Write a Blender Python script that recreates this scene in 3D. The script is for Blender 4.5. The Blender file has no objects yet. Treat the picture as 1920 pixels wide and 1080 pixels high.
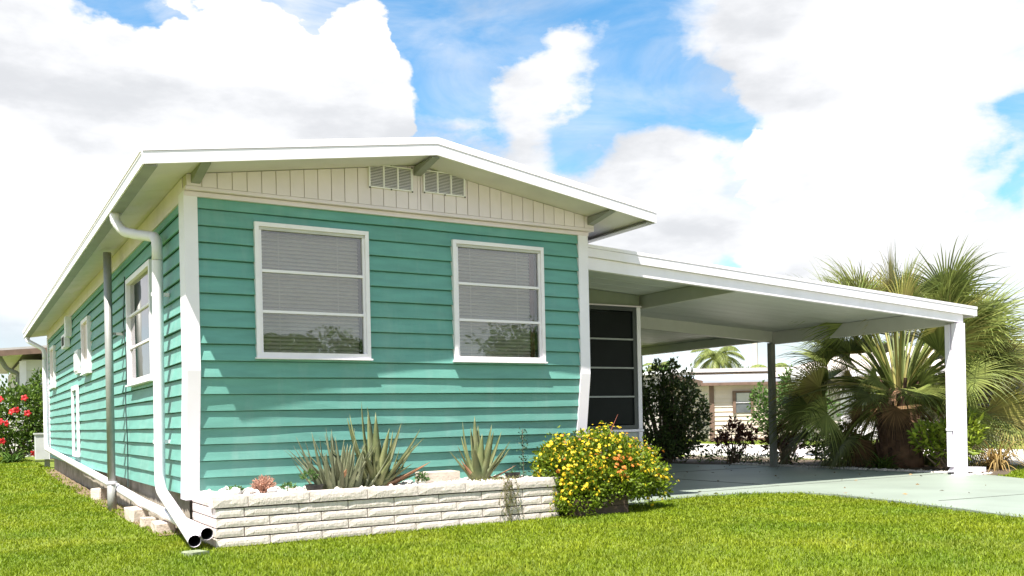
import bpy, bmesh, math, random
import numpy as np
from mathutils import Vector, Matrix
rng = np.random.default_rng(7); random.seed(7)
S = bpy.context.scene; COL = S.collection
# ------------------------------------------------------------------ camera
cam = bpy.data.objects.new('camera', bpy.data.cameras.new('camera')); COL.objects.link(cam)
cam.data.sensor_width = 36; cam.data.lens = 32.683; cam.data.shift_y = 0.12936
cam.data.clip_start = 0.05; cam.data.clip_end = 4000
cam.location = (-1.577, -7.592, 0.882)
cam.rotation_euler = (Matrix.Rotation(math.radians(-30.722), 4, 'Z') @ Matrix.Rotation(math.radians(90), 4, 'X')
                      @ Matrix.Rotation(math.radians(-1.224), 4, 'Z')).to_euler()
S.camera = cam
# ------------------------------------------------------------------ light
SUN = Vector((-0.43, -0.29, 1.0)).normalized()
sun = bpy.data.objects.new('sun', bpy.data.lights.new('sun', 'SUN')); COL.objects.link(sun)
sun.data.energy = 4.0; sun.data.angle = math.radians(0.53); sun.data.color = (1, 0.95, 0.86)
sun.rotation_euler = SUN.to_track_quat('Z', 'Y').to_euler(); sun.location = (-8, -6, 20)
S.view_settings.view_transform = 'Standard'; S.view_settings.look = 'None'
S.view_settings.exposure = 1.6; S.view_settings.gamma = 1.0; S.view_settings.use_curve_mapping = False
W = bpy.data.worlds.new('World'); S.world = W; W.use_nodes = True

def nd(t, kind, **kw):
    n = t.nodes.new(kind)
    for k, v in kw.items():
        if k.startswith('i_'): n.inputs[int(k[2:])].default_value = v
        else: setattr(n, k, v)
    return n

def build_world():
    t = W.node_tree; t.nodes.clear(); L = t.links.new
    out = nd(t, 'ShaderNodeOutputWorld')
    sky = nd(t, 'ShaderNodeTexSky', sky_type='NISHITA', sun_disc=False)
    sky.sun_elevation = math.asin(SUN.z); sky.sun_rotation = math.atan2(SUN.x, SUN.y)
    sky.altitude = 0; sky.air_density = 1.0; sky.dust_density = 0.3; sky.ozone_density = 3.0
    hs = nd(t, 'ShaderNodeHueSaturation'); hs.inputs['Saturation'].default_value = 1.28; hs.inputs['Hue'].default_value = .487; L(sky.outputs[0], hs.inputs['Color'])
    bg = nd(t, 'ShaderNodeBackground'); bg.inputs[1].default_value = 0.080; L(hs.outputs[0], bg.inputs[0])
    tc = nd(t, 'ShaderNodeTexCoord'); D = tc.outputs['Generated']
    def m(op, a, b=None, clamp=False):
        n = nd(t, 'ShaderNodeMath', operation=op); n.use_clamp = clamp
        for i, v in enumerate((a, b)):
            if v is None: continue
            if isinstance(v, (int, float)): n.inputs[i].default_value = v
            else: L(v, n.inputs[i])
        return n.outputs[0]
    def noise(vec, sc, det, ro, dist=0.0):
        n = nd(t, 'ShaderNodeTexNoise'); n.inputs['Scale'].default_value = sc; n.inputs['Detail'].default_value = det; n.inputs['Roughness'].default_value = ro; n.inputs['Distortion'].default_value = dist; L(vec, n.inputs['Vector']); return n
    def ss(v, a, b, lo=0.0, hi=1.0):
        n = nd(t, 'ShaderNodeMapRange', interpolation_type='SMOOTHSTEP'); L(v, n.inputs[0])
        for i, q in enumerate((a, b, lo, hi)): n.inputs[i + 1].default_value = q
        return n.outputs[0]
    def vec(az, el):
        a, e = math.radians(az), math.radians(el); return (math.sin(a) * math.cos(e), math.cos(a) * math.cos(e), math.sin(e))
    def scaled(v): n = nd(t, 'ShaderNodeVectorMath', operation='MULTIPLY'); n.inputs[1].default_value = v; L(D, n.inputs[0]); return n.outputs[0]
    sx, s3 = scaled((1, 1, 1.7)), scaled((1, 1, 2.6))
    fine = noise(sx, 9, 9, .56); broad = noise(sx, 2.6, 6, .6); wisp = noise(s3, 6.0, 9, .6, .5); body = noise(s3, 4.2, 8, .56)
    vor = nd(t, 'ShaderNodeTexVoronoi'); vor.inputs['Scale'].default_value = 26; vor.inputs['Detail'].default_value = 2.5; L(sx, vor.inputs['Vector'])
    def warped(k):
        w0 = nd(t, 'ShaderNodeVectorMath', operation='SUBTRACT'); w0.inputs[1].default_value = (.5, .5, .5); L(fine.outputs['Color'], w0.inputs[0])
        w1 = nd(t, 'ShaderNodeVectorMath', operation='SCALE'); w1.inputs['Scale'].default_value = k; L(w0.outputs[0], w1.inputs[0])
        wd = nd(t, 'ShaderNodeVectorMath', operation='ADD'); L(D, wd.inputs[0]); L(w1.outputs[0], wd.inputs[1]); return wd.outputs[0]
    def field(banks, src, inner):
        tot = None
        for az, el, r, w in banks:
            dn = nd(t, 'ShaderNodeVectorMath', operation='DISTANCE'); dn.inputs[1].default_value = vec(az, el); L(src, dn.inputs[0])
            v = ss(dn.outputs['Value'], math.radians(r), math.radians(r) * inner, 0, w); tot = v if tot is None else m('ADD', tot, v)
        return tot
    # heaped cumulus with crisp, billowing edges
    heap = m('ADD', field(HEAPS, warped(.10), .5), m('MULTIPLY', m('SUBTRACT', fine.outputs[0], .5), .9))
    heap = ss(m('SUBTRACT', heap, m('MULTIPLY', vor.outputs['Distance'], .18)), .32, .52)
    # soft layer: broken cover over the whole sky, drawn out into wisps
    soft = m('ADD', m('MULTIPLY', broad.outputs[0], .9), m('MULTIPLY', m('SUBTRACT', wisp.outputs[0], .5), 1.5))
    sep = nd(t, 'ShaderNodeSeparateXYZ'); L(D, sep.inputs[0])
    soft = m('ADD', soft, ss(sep.outputs[2], .36, .12, .16, .58))
    soft = ss(m('ADD', soft, field(SOFT, warped(.16), .05)), .16, 1.02)
    cover = m('MAXIMUM', m('MAXIMUM', heap, soft), ss(wisp.outputs[0], .30, .72, .04, .5))
    cover = m('MULTIPLY', cover, ss(sep.outputs[2], .02, .14, .62, 1))       # pale blue shows through low down
    cm = nd(t, 'ShaderNodeMix', data_type='RGBA'); L(ss(body.outputs[0], .34, .52), cm.inputs[0]); cm.inputs[6].default_value = (.262, .268, .280, 1); cm.inputs[7].default_value = (.350, .353, .362, 1)
    cb = nd(t, 'ShaderNodeBackground'); L(cm.outputs[2], cb.inputs[0]); cb.inputs[1].default_value = 1.0
    mx = nd(t, 'ShaderNodeMixShader'); L(cover, mx.inputs[0]); L(bg.outputs[0], mx.inputs[1]); L(cb.outputs[0], mx.inputs[2])
    L(mx.outputs[0], out.inputs[0])

# (azimuth from +y towards +x, elevation, radius in degrees, weight)
HEAPS = [(3, 18.0, 8.4, .9), (9, 14.5, 9.0, .9), (14, 18.5, 6.0, .9), (20.5, 18.0, 6.2, 1.0), (20, 13, 7, .9), (15.5, 22.2, 3.2, .8), (21.5, 22.6, 3.0, .8), (27.0, 21.6, 1.5, .42), (.5, 23.6, 4.5, .8), (11.6, 23.4, 1.5, .5),
         (47.5, 15.0, 3.4, .8), (52.5, 14.0, 4.6, .9), (49, 10.0, 6.0, .8), (56, 10, 4.5, .8), (44.6, 15.6, 1.6, .5)]
SOFT = [(6.6, 25, 5.0, -1.4), (28.8, 24.8, 7.0, -1.35), (24.5, 27, 4, -1.0), (35.0, 24.0, 4.5, -.8), (28.0, 19.0, 4.2, -.9), (35.2, 17.6, 4.2, -.75), (40.0, 19.2, 4.2, -.85), (43.5, 17.8, 3.0, -.7), (59.2, 14.6, 2.6, -.9), (60.6, 11.8, 2.4, -.7), (44.5, 9.2, 2.0, -.5),
        (32.6, 20.3, 5.0, .85), (34.8, 20.6, 3.2, .45), (33, 13.2, 8, .55), (40, 13.0, 7, .5), (54, 21, 12, .7), (45.5, 23, 6, .6), (48, 20, 5, .35), (4, 10, 8, .3)]
build_world()

# ------------------------------------------------------------------ materials
MATS = {}
def M(name, col, rough=.6, var=.08, scale=6.0, bump=0.0, bscale=50.0, metal=0.0, spec=.4, rnd=0.0, island=0.0,
      trans=0.0, col2=None, dirt=0.0, dirtcol=(.16, .14, .1), dscale=(2, 2, .5), stretch=None):
    if name in MATS: return MATS[name]
    m_ = bpy.data.materials.new(name); m_.use_nodes = True; t = m_.node_tree; L = t.links.new
    b = t.nodes['Principled BSDF']; out = t.nodes['Material Output']
    b.inputs['Roughness'].default_value = rough; b.inputs['Metallic'].default_value = metal; b.inputs['Specular IOR Level'].default_value = spec
    tc = nd(t, 'ShaderNodeTexCoord'); co = tc.outputs['Object']
    if stretch:
        mp = nd(t, 'ShaderNodeMapping'); mp.inputs['Scale'].default_value = stretch; L(co, mp.inputs[0]); cs = mp.outputs[0]
    else: cs = co
    nz = nd(t, 'ShaderNodeTexNoise'); nz.inputs['Scale'].default_value = scale; nz.inputs['Detail'].default_value = 5; L(cs, nz.inputs['Vector'])
    mx = nd(t, 'ShaderNodeMix', data_type='RGBA')
    ra = nd(t, 'ShaderNodeMapRange'); ra.inputs[1].default_value = .3; ra.inputs[2].default_value = .7; L(nz.outputs[0], ra.inputs[0]); L(ra.outputs[0], mx.inputs[0])
    c2 = col2 if col2 else tuple(min(1, c * (1 + var)) for c in col)
    c1 = col if col2 else tuple(c * (1 - var) for c in col)
    mx.inputs[6].default_value = (*c1, 1); mx.inputs[7].default_value = (*c2, 1)
    c = mx.outputs[2]
    if dirt:
        dn = nd(t, 'ShaderNodeTexNoise'); dn.inputs['Scale'].default_value = 1; dn.inputs['Detail'].default_value = 7; dn.inputs['Roughness'].default_value = .65
        dm = nd(t, 'ShaderNodeMapping'); dm.inputs['Scale'].default_value = dscale; L(co, dm.inputs[0]); L(dm.outputs[0], dn.inputs['Vector'])
        dr = nd(t, 'ShaderNodeMapRange'); dr.inputs[1].default_value = .52; dr.inputs[2].default_value = .75; dr.inputs[4].default_value = dirt; L(dn.outputs[0], dr.inputs[0])
        d2 = nd(t, 'ShaderNodeMix', data_type='RGBA'); L(dr.outputs[0], d2.inputs[0]); L(c, d2.inputs[6]); d2.inputs[7].default_value = (*dirtcol, 1); c = d2.outputs[2]
    def jitter(sock, amt, c):
        mr = nd(t, 'ShaderNodeMapRange'); L(sock, mr.inputs[0]); mr.inputs[3].default_value = 1 - amt; mr.inputs[4].default_value = 1 + amt
        vm = nd(t, 'ShaderNodeVectorMath', operation='SCALE'); L(c, vm.inputs[0]); L(mr.outputs[0], vm.inputs['Scale']); return vm.outputs[0]
    if rnd: c = jitter(nd(t, 'ShaderNodeObjectInfo').outputs['Random'], rnd, c)
    if island: c = jitter(nd(t, 'ShaderNodeNewGeometry').outputs['Random Per Island'], island, c)
    L(c, b.inputs['Base Color'])
    if bump:
        bn = nd(t, 'ShaderNodeTexNoise'); bn.inputs['Scale'].default_value = bscale; bn.inputs['Detail'].default_value = 4; L(cs, bn.inputs['Vector'])
        bp = nd(t, 'ShaderNodeBump'); bp.inputs['Strength'].default_value = bump; bp.inputs['Distance'].default_value = .02; L(bn.outputs[0], bp.inputs['Height']); L(bp.outputs[0], b.inputs['Normal'])
    if trans:
        tr = nd(t, 'ShaderNodeBsdfTranslucent'); L(c, tr.inputs[0])
        ms = nd(t, 'ShaderNodeMixShader'); ms.inputs[0].default_value = trans; L(b.outputs[0], ms.inputs[1]); L(tr.outputs[0], ms.inputs[2]); L(ms.outputs[0], out.inputs[0])
    MATS[name] = m_; return m_

def glass(name, tint=(.9, .93, .92), refl=.1):
    m_ = bpy.data.materials.new(name); m_.use_nodes = True; t = m_.node_tree; L = t.links.new
    t.nodes.remove(t.nodes['Principled BSDF']); out = t.nodes['Material Output']
    tr = nd(t, 'ShaderNodeBsdfTransparent'); tr.inputs[0].default_value = (*tint, 1)
    gl = nd(t, 'ShaderNodeBsdfGlossy'); gl.inputs['Roughness'].default_value = .015
    nz = nd(t, 'ShaderNodeTexNoise'); nz.inputs['Scale'].default_value = 2.2; bp = nd(t, 'ShaderNodeBump'); bp.inputs['Strength'].default_value = .06; bp.inputs['Distance'].default_value = .03
    tc = nd(t, 'ShaderNodeTexCoord'); L(tc.outputs['Object'], nz.inputs['Vector']); L(nz.outputs[0], bp.inputs['Height']); L(bp.outputs[0], gl.inputs['Normal'])
    fr = nd(t, 'ShaderNodeFresnel'); fr.inputs[0].default_value = 1.52
    ad = nd(t, 'ShaderNodeMath', operation='ADD'); ad.inputs[1].default_value = refl; ad.use_clamp = True; L(fr.outputs[0], ad.inputs[0])
    mx = nd(t, 'ShaderNodeMixShader'); L(ad.outputs[0], mx.inputs[0]); L(tr.outputs[0], mx.inputs[1]); L(gl.outputs[0], mx.inputs[2]); L(mx.outputs[0], out.inputs[0])
    MATS[name] = m_; return m_

TEAL = M('teal_siding_paint', (.125, .325, .282), .5, .10, 3, .08, 30, dirt=.4, dirtcol=(.26, .40, .37), dscale=(5, 5, 1.0), rnd=.045, stretch=(1, 1, 6))
WHITE = M('white_paint', (.82, .765, .845), .45, .03, 5, .02, 40, dirt=.28, dirtcol=(.55, .51, .44))
CREAM = M('cream_paint', (.77, .655, .725), .5, .04, 5, .03, 40, dirt=.25, dirtcol=(.5, .45, .34), rnd=.03)
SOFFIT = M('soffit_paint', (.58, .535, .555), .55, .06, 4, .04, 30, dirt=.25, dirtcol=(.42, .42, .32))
ROOFM = M('white_roof_coating', (.82, .82, .80), .5, .03, 2, .05, 20)
GREYM = M('grey_galvanised_metal', (.33, .33, .32), .5, .12, 8, .03, 60, metal=.3, dirt=.3, dirtcol=(.22, .2, .17))
GREYP = M('grey_painted_metal', (.24, .24, .225), .55, .1, 6, .03, 40)
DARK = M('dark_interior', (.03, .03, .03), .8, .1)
ALU = M('window_frame_white', (.83, .775, .835), .4, .04, 8)
GLASS = glass('window_glass', refl=.085)
SIDEGLASS = glass('side_window_glass', refl=.22)
SLAT = M('blind_slat_vinyl', (.80, .68, .57), .5, .05, 4, rnd=.09)
CURT = M('red_brown_curtain', (.16, .05, .035), .8, .15, 12)
SCREEN = M('dark_insect_screen', (.008, .010, .010), .5, .2, 3, spec=.12)
BRICKM = M('white_split_face_brick', (.67, .595, .555), .85, .12, 16, .35, 42, dirt=.5, dirtcol=(.40, .32, .27), dscale=(11, 14, 22), rnd=.08)
MORTAR = M('mortar', (.06, .048, .04), .95, .2, 20)
GRAVELW = M('white_pebble', (.58, .54, .50), .8, .1, 20, island=.16)
SOIL = M('soil', (.09, .065, .045), .95, .3, 9, .4, 30)
CONC = M('painted_concrete', (.235, .275, .235), .5, .09, 1.2, .06, 120, dirt=.55, dirtcol=(.17, .19, .165), dscale=(1.1, .7, .8), spec=.5)
CONCW = M('pale_concrete', (.58, .54, .50), .9, .08, 1.5, .1, 60)
BLOCK = M('concrete_block', (.55, .47, .40), .9, .15, 9, .3, 60)
BLACKP = M('black_plastic', (.02, .02, .02), .45, .1)
WOOD = M('brown_timber', (.075, .05, .035), .8, .25, 6, .2, 30, stretch=(1, 1, 8))
CABLE = M('dark_cable', (.03, .05, .05), .6)
STRAW = M('bark', (.16, .12, .085), .95, .3, 12, .5, 25)

# ------------------------------------------------------------------ mesh helpers
WL = {}
class MB:
    def __init__(s): s.v = []; s.f = []
    def add(s, vs, fs):
        n = len(s.v); s.v += [tuple(map(float, v)) for v in vs]; s.f += [tuple(i + n for i in f) for f in fs]; return s
    def box(s, a, b):
        x0, y0, z0 = a; x1, y1, z1 = b
        return s.add([(x0,y0,z0),(x1,y0,z0),(x1,y1,z0),(x0,y1,z0),(x0,y0,z1),(x1,y0,z1),(x1,y1,z1),(x0,y1,z1)],
                     [(0,3,2,1),(4,5,6,7),(0,1,5,4),(1,2,6,5),(2,3,7,6),(3,0,4,7)])
    def prism(s, bot, top):      # two matching loops of points
        n = len(bot)
        return s.add(list(bot) + list(top), [tuple(range(n - 1, -1, -1)), tuple(range(n, 2 * n))] + [(i, (i + 1) % n, n + (i + 1) % n, n + i) for i in range(n)])
    def loft(s, loops, caps=True):
        n = len(loops[0]); fs = []
        for k in range(len(loops) - 1):
            for i in range(n): j = (i + 1) % n; fs.append((k*n+i, k*n+j, (k+1)*n+j, (k+1)*n+i))
        if caps: fs += [tuple(range(n - 1, -1, -1)), tuple(range((len(loops)-1)*n, len(loops)*n))]
        return s.add([p for l in loops for p in l], fs)
    def beam(s, p, q, w, h, up=(0, 0, 1)):
        p, q = Vector(p), Vector(q); d = (q - p).normalized(); r = d.cross(Vector(up)).normalized(); u = r.cross(d)
        loop = lambda c: [c + r*sx*w/2 + u*sy*h/2 for sx, sy in ((-1,-1),(1,-1),(1,1),(-1,1))]
        return s.prism(loop(p), loop(q))
    def tube(s, pts, rad, n=10, caps=True):
        pts = [Vector(p) for p in pts]; loops = []; ref = None
        for k, p in enumerate(pts):
            d = (pts[min(k+1, len(pts)-1)] - pts[max(k-1, 0)]).normalized()
            if ref is None: ref = d.orthogonal().normalized()
            r = (ref - d * ref.dot(d)).normalized(); ref = r; u = d.cross(r)
            R = rad[k] if hasattr(rad, '__len__') else rad
            loops.append([p + (r*math.cos(2*math.pi*i/n) + u*math.sin(2*math.pi*i/n))*R for i in range(n)])
        return s.loft(loops, caps)
    def lathe(s, c, prof, n=14):
        return s.loft([[(c[0]+r*math.cos(2*math.pi*i/n), c[1]+r*math.sin(2*math.pi*i/n), c[2]+z) for i in range(n)] for r, z in prof])
    def mesh(s, name):
        me = bpy.data.meshes.new(name); me.from_pydata(s.v, [], s.f); me.update(); return me

def link(name, me, mat, loc=(0, 0, 0), smooth=False):
    if mat and not me.materials: me.materials.append(mat)
    if smooth: me.polygons.foreach_set('use_smooth', np.ones(len(me.polygons), bool))
    o = bpy.data.objects.new(name, me); COL.objects.link(o); o.location = loc; WL[o] = Vector(loc); return o
def attach(o, parent):
    o.parent = parent; o.matrix_parent_inverse = Matrix.Translation(-WL[parent]); return o
def thing(name, label, cat, loc=(0, 0, 0), group=None):
    o = bpy.data.objects.new(name, None); COL.objects.link(o); o.location = loc; o.empty_display_size = .2; WL[o] = Vector(loc)
    return tag(o, label, cat, group)
def tag(o, label, cat, group=None):
    o['label'] = label; o['category'] = cat
    if group: o['group'] = group
    return o
def part(name, mb, mat, parent, smooth=False):
    me = mb.mesh(name) if isinstance(mb, MB) else mb
    return attach(link(name, me, mat, smooth=smooth), parent)
def struct(name, mb, mat, kind='structure', label=None):
    o = link(name, mb.mesh(name) if isinstance(mb, MB) else mb, mat); o['kind'] = kind
    if label: o['label'] = label
    return o
def big(name, V, F):             # big mesh from arrays; F (n,3) or (n,4)
    V = np.asarray(V, np.float32); F = np.asarray(F, np.int32); k = F.shape[1]
    me = bpy.data.meshes.new(name); me.vertices.add(len(V)); me.vertices.foreach_set('co', V.ravel())
    me.loops.add(F.size); me.loops.foreach_set('vertex_index', F.ravel())
    me.polygons.add(len(F)); me.polygons.foreach_set('loop_start', np.arange(0, F.size, k, dtype=np.int32)); me.polygons.foreach_set('loop_total', np.full(len(F), k, np.int32))
    me.update(calc_edges=True); return me
def smoothstep(a, b, x): t = np.clip((x - a) / (b - a), 0, 1); return t * t * (3 - 2 * t)
def inpoly(x, y, poly):
    x = np.asarray(x); y = np.asarray(y); r = np.zeros(x.shape, bool); n = len(poly)
    for i in range(n):
        (x1, y1), (x2, y2) = poly[i], poly[(i + 1) % n]
        c = ((y1 > y) != (y2 > y)) & (x < (x2 - x1) * (y - y1) / (y2 - y1 + 1e-12) + x1); r ^= c
    return r
def unit(v): return v / np.maximum(np.linalg.norm(v, axis=-1, keepdims=True), 1e-9)

def leaves(P, Dr, size, width=.45, fold=.15, jit=.35):
    """rhombic folded leaves at points P growing along Dr: (V, F tris)"""
    n = len(P); Dr = unit(Dr + rng.normal(0, jit, (n, 3))); s = size * rng.uniform(.65, 1.25, (n, 1))
    side = unit(np.cross(Dr, rng.normal(0, 1, (n, 3)))); nor = np.cross(side, Dr)
    tip = P + Dr * s; mid = P + Dr * s * .45 + nor * s * fold * .3; a = mid + side * s * width * .5 + nor * s * fold; b = mid - side * s * width * .5 + nor * s * fold
    V = np.stack([P, a, tip, b], 1).reshape(-1, 3); k = np.arange(n)[:, None] * 4
    return V, np.concatenate([k + [0, 1, 2], k + [0, 2, 3]])
def join(*VF):
    Vs, Fs, o = [], [], 0
    for V, F in VF: Vs.append(V); Fs.append(F + o); o += len(V)
    return np.concatenate(Vs), np.concatenate(Fs)
def blob_points(c, r, n, hollow=.55, lump=.25, low=-1):
    """points in the outer shell of a lumpy ellipsoid, with the outward direction"""
    d = unit(rng.normal(0, 1, (n * 2, 3))); d = d[d[:, 2] > low][:n]; n = len(d)
    ph = rng.uniform(0, 6.28, (4, 3)); fr = rng.uniform(2, 5, (4, 3))
    l = 1 + lump * sum(np.sin(d @ fr[i] + ph[i].sum()) for i in range(4)) / 2
    rad = (hollow + (1 - hollow) * rng.random(n) ** .6) * l
    return np.asarray(c) + d * np.asarray(r) * rad[:, None], d

# ------------------------------------------------------------------ ground
GX0, GX1, GY0, GY1 = -22, 24, -13, 30
def gh(x, y):      # height of the lawn: nearly level, rising a little towards the back left
    x = np.asarray(x, float); y = np.asarray(y, float)
    return .11 * smoothstep(5, 14, y) * smoothstep(3.5, -1, x) + .012 * np.sin(x * 1.3 + .4) * np.sin(y * 1.1)
DRIVE = [(3.84, .3), (3.95, -.12), (4.15, -.2), (4.5, -.08), (4.92, .0), (5.5, .03), (5.95, -.03), (6.22, -.15), (6.40, -.38), (6.44, -.8), (6.29, -1.5),
         (6.0, -2.55), (5.71, -3.3), (5.2, -5), (4.4, -8), (3, -14), (8, -14), (8.8, -6), (9.4, -2.2), (9.75, -1), (10.15, -.3), (10.15, 4.4), (9.8, 5.0), (9.7, 7.2), (3.84, 7.2)]
def grid(x0, x1, y0, y1, nx, ny, fn):
    X, Y = np.meshgrid(np.linspace(x0, x1, nx), np.linspace(y0, y1, ny)); V = np.stack([X, Y, fn(X, Y)], -1).reshape(-1, 3)
    i = np.arange(nx * ny).reshape(ny, nx); return V, np.stack([i[:-1, :-1], i[:-1, 1:], i[1:, 1:], i[1:, :-1]], -1).reshape(-1, 4)
LAWN = M('lawn_turf', (.085, .13, .008), .9, .3, 1.6, .5, 45, col2=(.15, .18, .014))
FARLAND = M('far_ground', (.15, .15, .085), .95, .3, .2)
V, F = grid(-900, 900, -900, 900, 3, 3, lambda x, y: 0 * x - .06); struct('terrain', big('terrain', V, F), FARLAND)
V, F = grid(GX0, GX1, GY0, GY1, 120, 110, lambda x, y: gh(x, y) - .004); struct('lawn_ground', big('lawn_ground', V, F), LAWN)
def slab(poly, z0, z1):
    mb = MB(); n = len(poly); bm = bmesh.new()
    a = [bm.verts.new((x, y, z1)) for x, y in poly]; b = [bm.verts.new((x, y, z0)) for x, y in poly]
    bm.faces.new(a)
    for i in range(n): bm.faces.new((a[i], b[i], b[(i+1) % n], a[(i+1) % n]))
    bmesh.ops.recalc_face_normals(bm, faces=bm.faces); bmesh.ops.triangulate(bm, faces=[f for f in bm.faces if len(f.verts) > 4])
    me = bpy.data.meshes.new('slab'); bm.to_mesh(me); bm.free(); return me
DW = struct('driveway', slab(DRIVE, -.08, .022), CONC)
JNT = M('joint_filler', (.13, .14, .12), .9)
for a_, b_ in (((3.86, .42), (10.1, .42)), ((3.86, 3.55), (10.1, 3.55)), ((6.95, .43), (6.95, 7.1)), ((6.5, -2.0), (9.35, -2.3))): part('expansion_joint', MB().beam((*a_, .0235), (*b_, .0235), .016, .005), JNT, DW)
BED = [(10.17, -.15), (10.5, -.25), (11.6, .3), (12.3, 1.4), (12.4, 3), (12.3, 8), (9.72, 8), (9.82, 5.0), (10.17, 4.4)]
struct('planting_bed', slab(BED, -.08, .016), SOIL)
struct('neighbour_driveway', slab([(12.75, -3), (18, -3), (18.6, 18), (12.75, 18)], -.08, .02), CONCW)
struct('bounce_street', slab([(-70, -24), (70, -24), (70, -13.2), (-70, -13.2)], -.12, .012), M('pale_asphalt', (.34, .33, .32), .9, .1, 1.5))  # unseen street behind the camera, added so less green light bounces onto the house
struct('far_road', slab([(18.9, -40), (25, -40), (25, 2), (18.9, 2)], -.08, .02), CONCW)

# lawn grass: blades as real geometry
def grass():
    def sample(x0, x1, y0, y1, dens):
        n = int((x1 - x0) * (y1 - y0) * dens); return np.stack([rng.uniform(x0, x1, n), rng.uniform(y0, y1, n)], 1)
    P = np.concatenate([sample(-3.4, 6.6, -3.4, .2, 5200), sample(-3.4, 6.2, -5.6, -3.4, 5200), sample(-6, 0, -.4, 6, 2600), sample(-7, 1, 6, 16, 900), sample(-8, 2, 16, 24, 500),
                        sample(9.4, 14, -3, .2, 1200), sample(18.7, 25, 6, 20, 60), sample(12, 12.8, 0, 9, 300)])
    x, y = P.T; cx, cy = -1.577, -7.592; dx, dy = x - cx, y - cy
    Z = dx * .5109 + dy * .8597; R = dx * .8597 - dy * .5109
    ok = (Z > 4.9) & (np.abs(R) < .60 * Z + .3)
    e_ = .045; fringe = inpoly(x, y, DRIVE); deep = fringe & inpoly(x + e_, y, DRIVE) & inpoly(x - e_, y, DRIVE) & inpoly(x, y + e_, DRIVE) & inpoly(x, y - e_, DRIVE)
    ok &= ~deep & ~(fringe & ((y > .3) | (x > 7) | (rng.random(len(x)) < .45))) & ~inpoly(x, y, BED)
    ok &= ~((x > .02) & (x < 3.86) & (y > -.66)) & ~((x > -.03) & (x < 3.9) & (y > .1) & (y < 13.4))
    bare = (x > -.45) & (y > .3) & (y < 13.4) & (rng.random(len(x)) < .8 * smoothstep(-.32, -.05, x)); ok &= ~bare
    n0 = np.sin(x * 2.1 + 1) * np.sin(y * 2.7) + .6 * np.sin(x * 5.3 + y * 3.1) + .5 * np.sin(x * 9.7 - y * 7.9)
    ok &= rng.random(len(x)) < .88 + .1 * n0
    P = P[ok]; Z = Z[ok]; n0 = n0[ok]; fringe = fringe[ok]; n = len(P)
    h = rng.uniform(.014, .038, n) * (1 + .15 * n0) * np.clip(Z / 9, 1, 1.5) + .018 * fringe; w = .0022 * np.clip(Z / 5, 1, 4) * rng.uniform(.8, 1.5, n)
    a = rng.uniform(0, 6.283, n); lean = rng.uniform(.15, 1.15, n); la = rng.uniform(0, 6.283, n)
    B = np.stack([P[:, 0], P[:, 1], gh(P[:, 0], P[:, 1]) - .003], 1)
    sd = np.stack([np.cos(a), np.sin(a), 0 * a], 1) * w[:, None]
    ld = np.stack([np.cos(la), np.sin(la), 0 * la], 1) * (h * lean)[:, None]; up = np.array([0, 0, 1.]) * h[:, None]
    m1 = B + ld * .35 + up * .6; tip = B + ld + up * (1 - .25 * lean[:, None])
    V = np.stack([B - sd, B + sd, m1 + sd * .8, m1 - sd * .8, tip], 1).reshape(-1, 3); k = np.arange(n)[:, None] * 5
    F = np.concatenate([k + [0, 1, 2], k + [0, 2, 3], k + [3, 2, 4]])
    return big('grass', V, F)
GRASS = M('grass_blade', (.125, .205, .007), .55, .3, 1.1, island=.3, trans=.35, col2=(.24, .29, .012), spec=.3, dirt=.4, dirtcol=(.30, .27, .03), dscale=(.9, .9, .9))
g = struct('lawn_grass', grass(), GRASS, 'stuff', 'short bright green lawn grass around the house')

# ------------------------------------------------------------------ the mobile home
HOME = thing('mobile_home', 'teal mobile home with lapped siding, cream gable and white low pitched roof', 'house', (1.9, 6.5, 0))
HW, HL, E0 = 3.82, 13.3, .134
zc = [2.62 - E0 * i for i in range(18)]                 # bottom edges of the siding courses
rec = lambda z: max(0.0, 1.33 - z) * .15               # the lower front wall leans back under the upper part
RID = 1.955; EL, ER = -.41, 4.335; OH = -.5; RB = 14.0
rz = lambda x: 2.80 + .154 * ((x - EL) if x <= RID else (ER - x))       # underside of the roof
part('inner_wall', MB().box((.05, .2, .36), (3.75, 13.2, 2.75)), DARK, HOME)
fwin = [(.512, 1.50, 1.442, 2.545), (2.318, 3.30, 1.440, 2.545)]
swin = [(1.40, 2.81, 1.333, 2.43), (6.2, 7.0, 1.67, 2.43), (11.56, 12.35, 1.69, 2.46)]
def course_pieces(lo, hi, z0, z1, wins):
    """cut a course into pieces around the windows: (a, b, za, zb)"""
    ps = [(lo, hi, z0, z1)]
    for a, b, wz0, wz1 in wins:
        out = []
        for (p, q_, c, d) in ps:
            if wz0 >= d or wz1 <= c or b <= p or a >= q_: out.append((p, q_, c, d)); continue
            out += [(p, a, c, d), (b, q_, c, d)]
            if wz1 < d: out.append((a, b, wz1, d))
            if wz0 > c: out.append((a, b, c, wz0))
        ps = out
    return [p for p in ps if p[1] - p[0] > .01 and p[3] - p[2] > .004]
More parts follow.
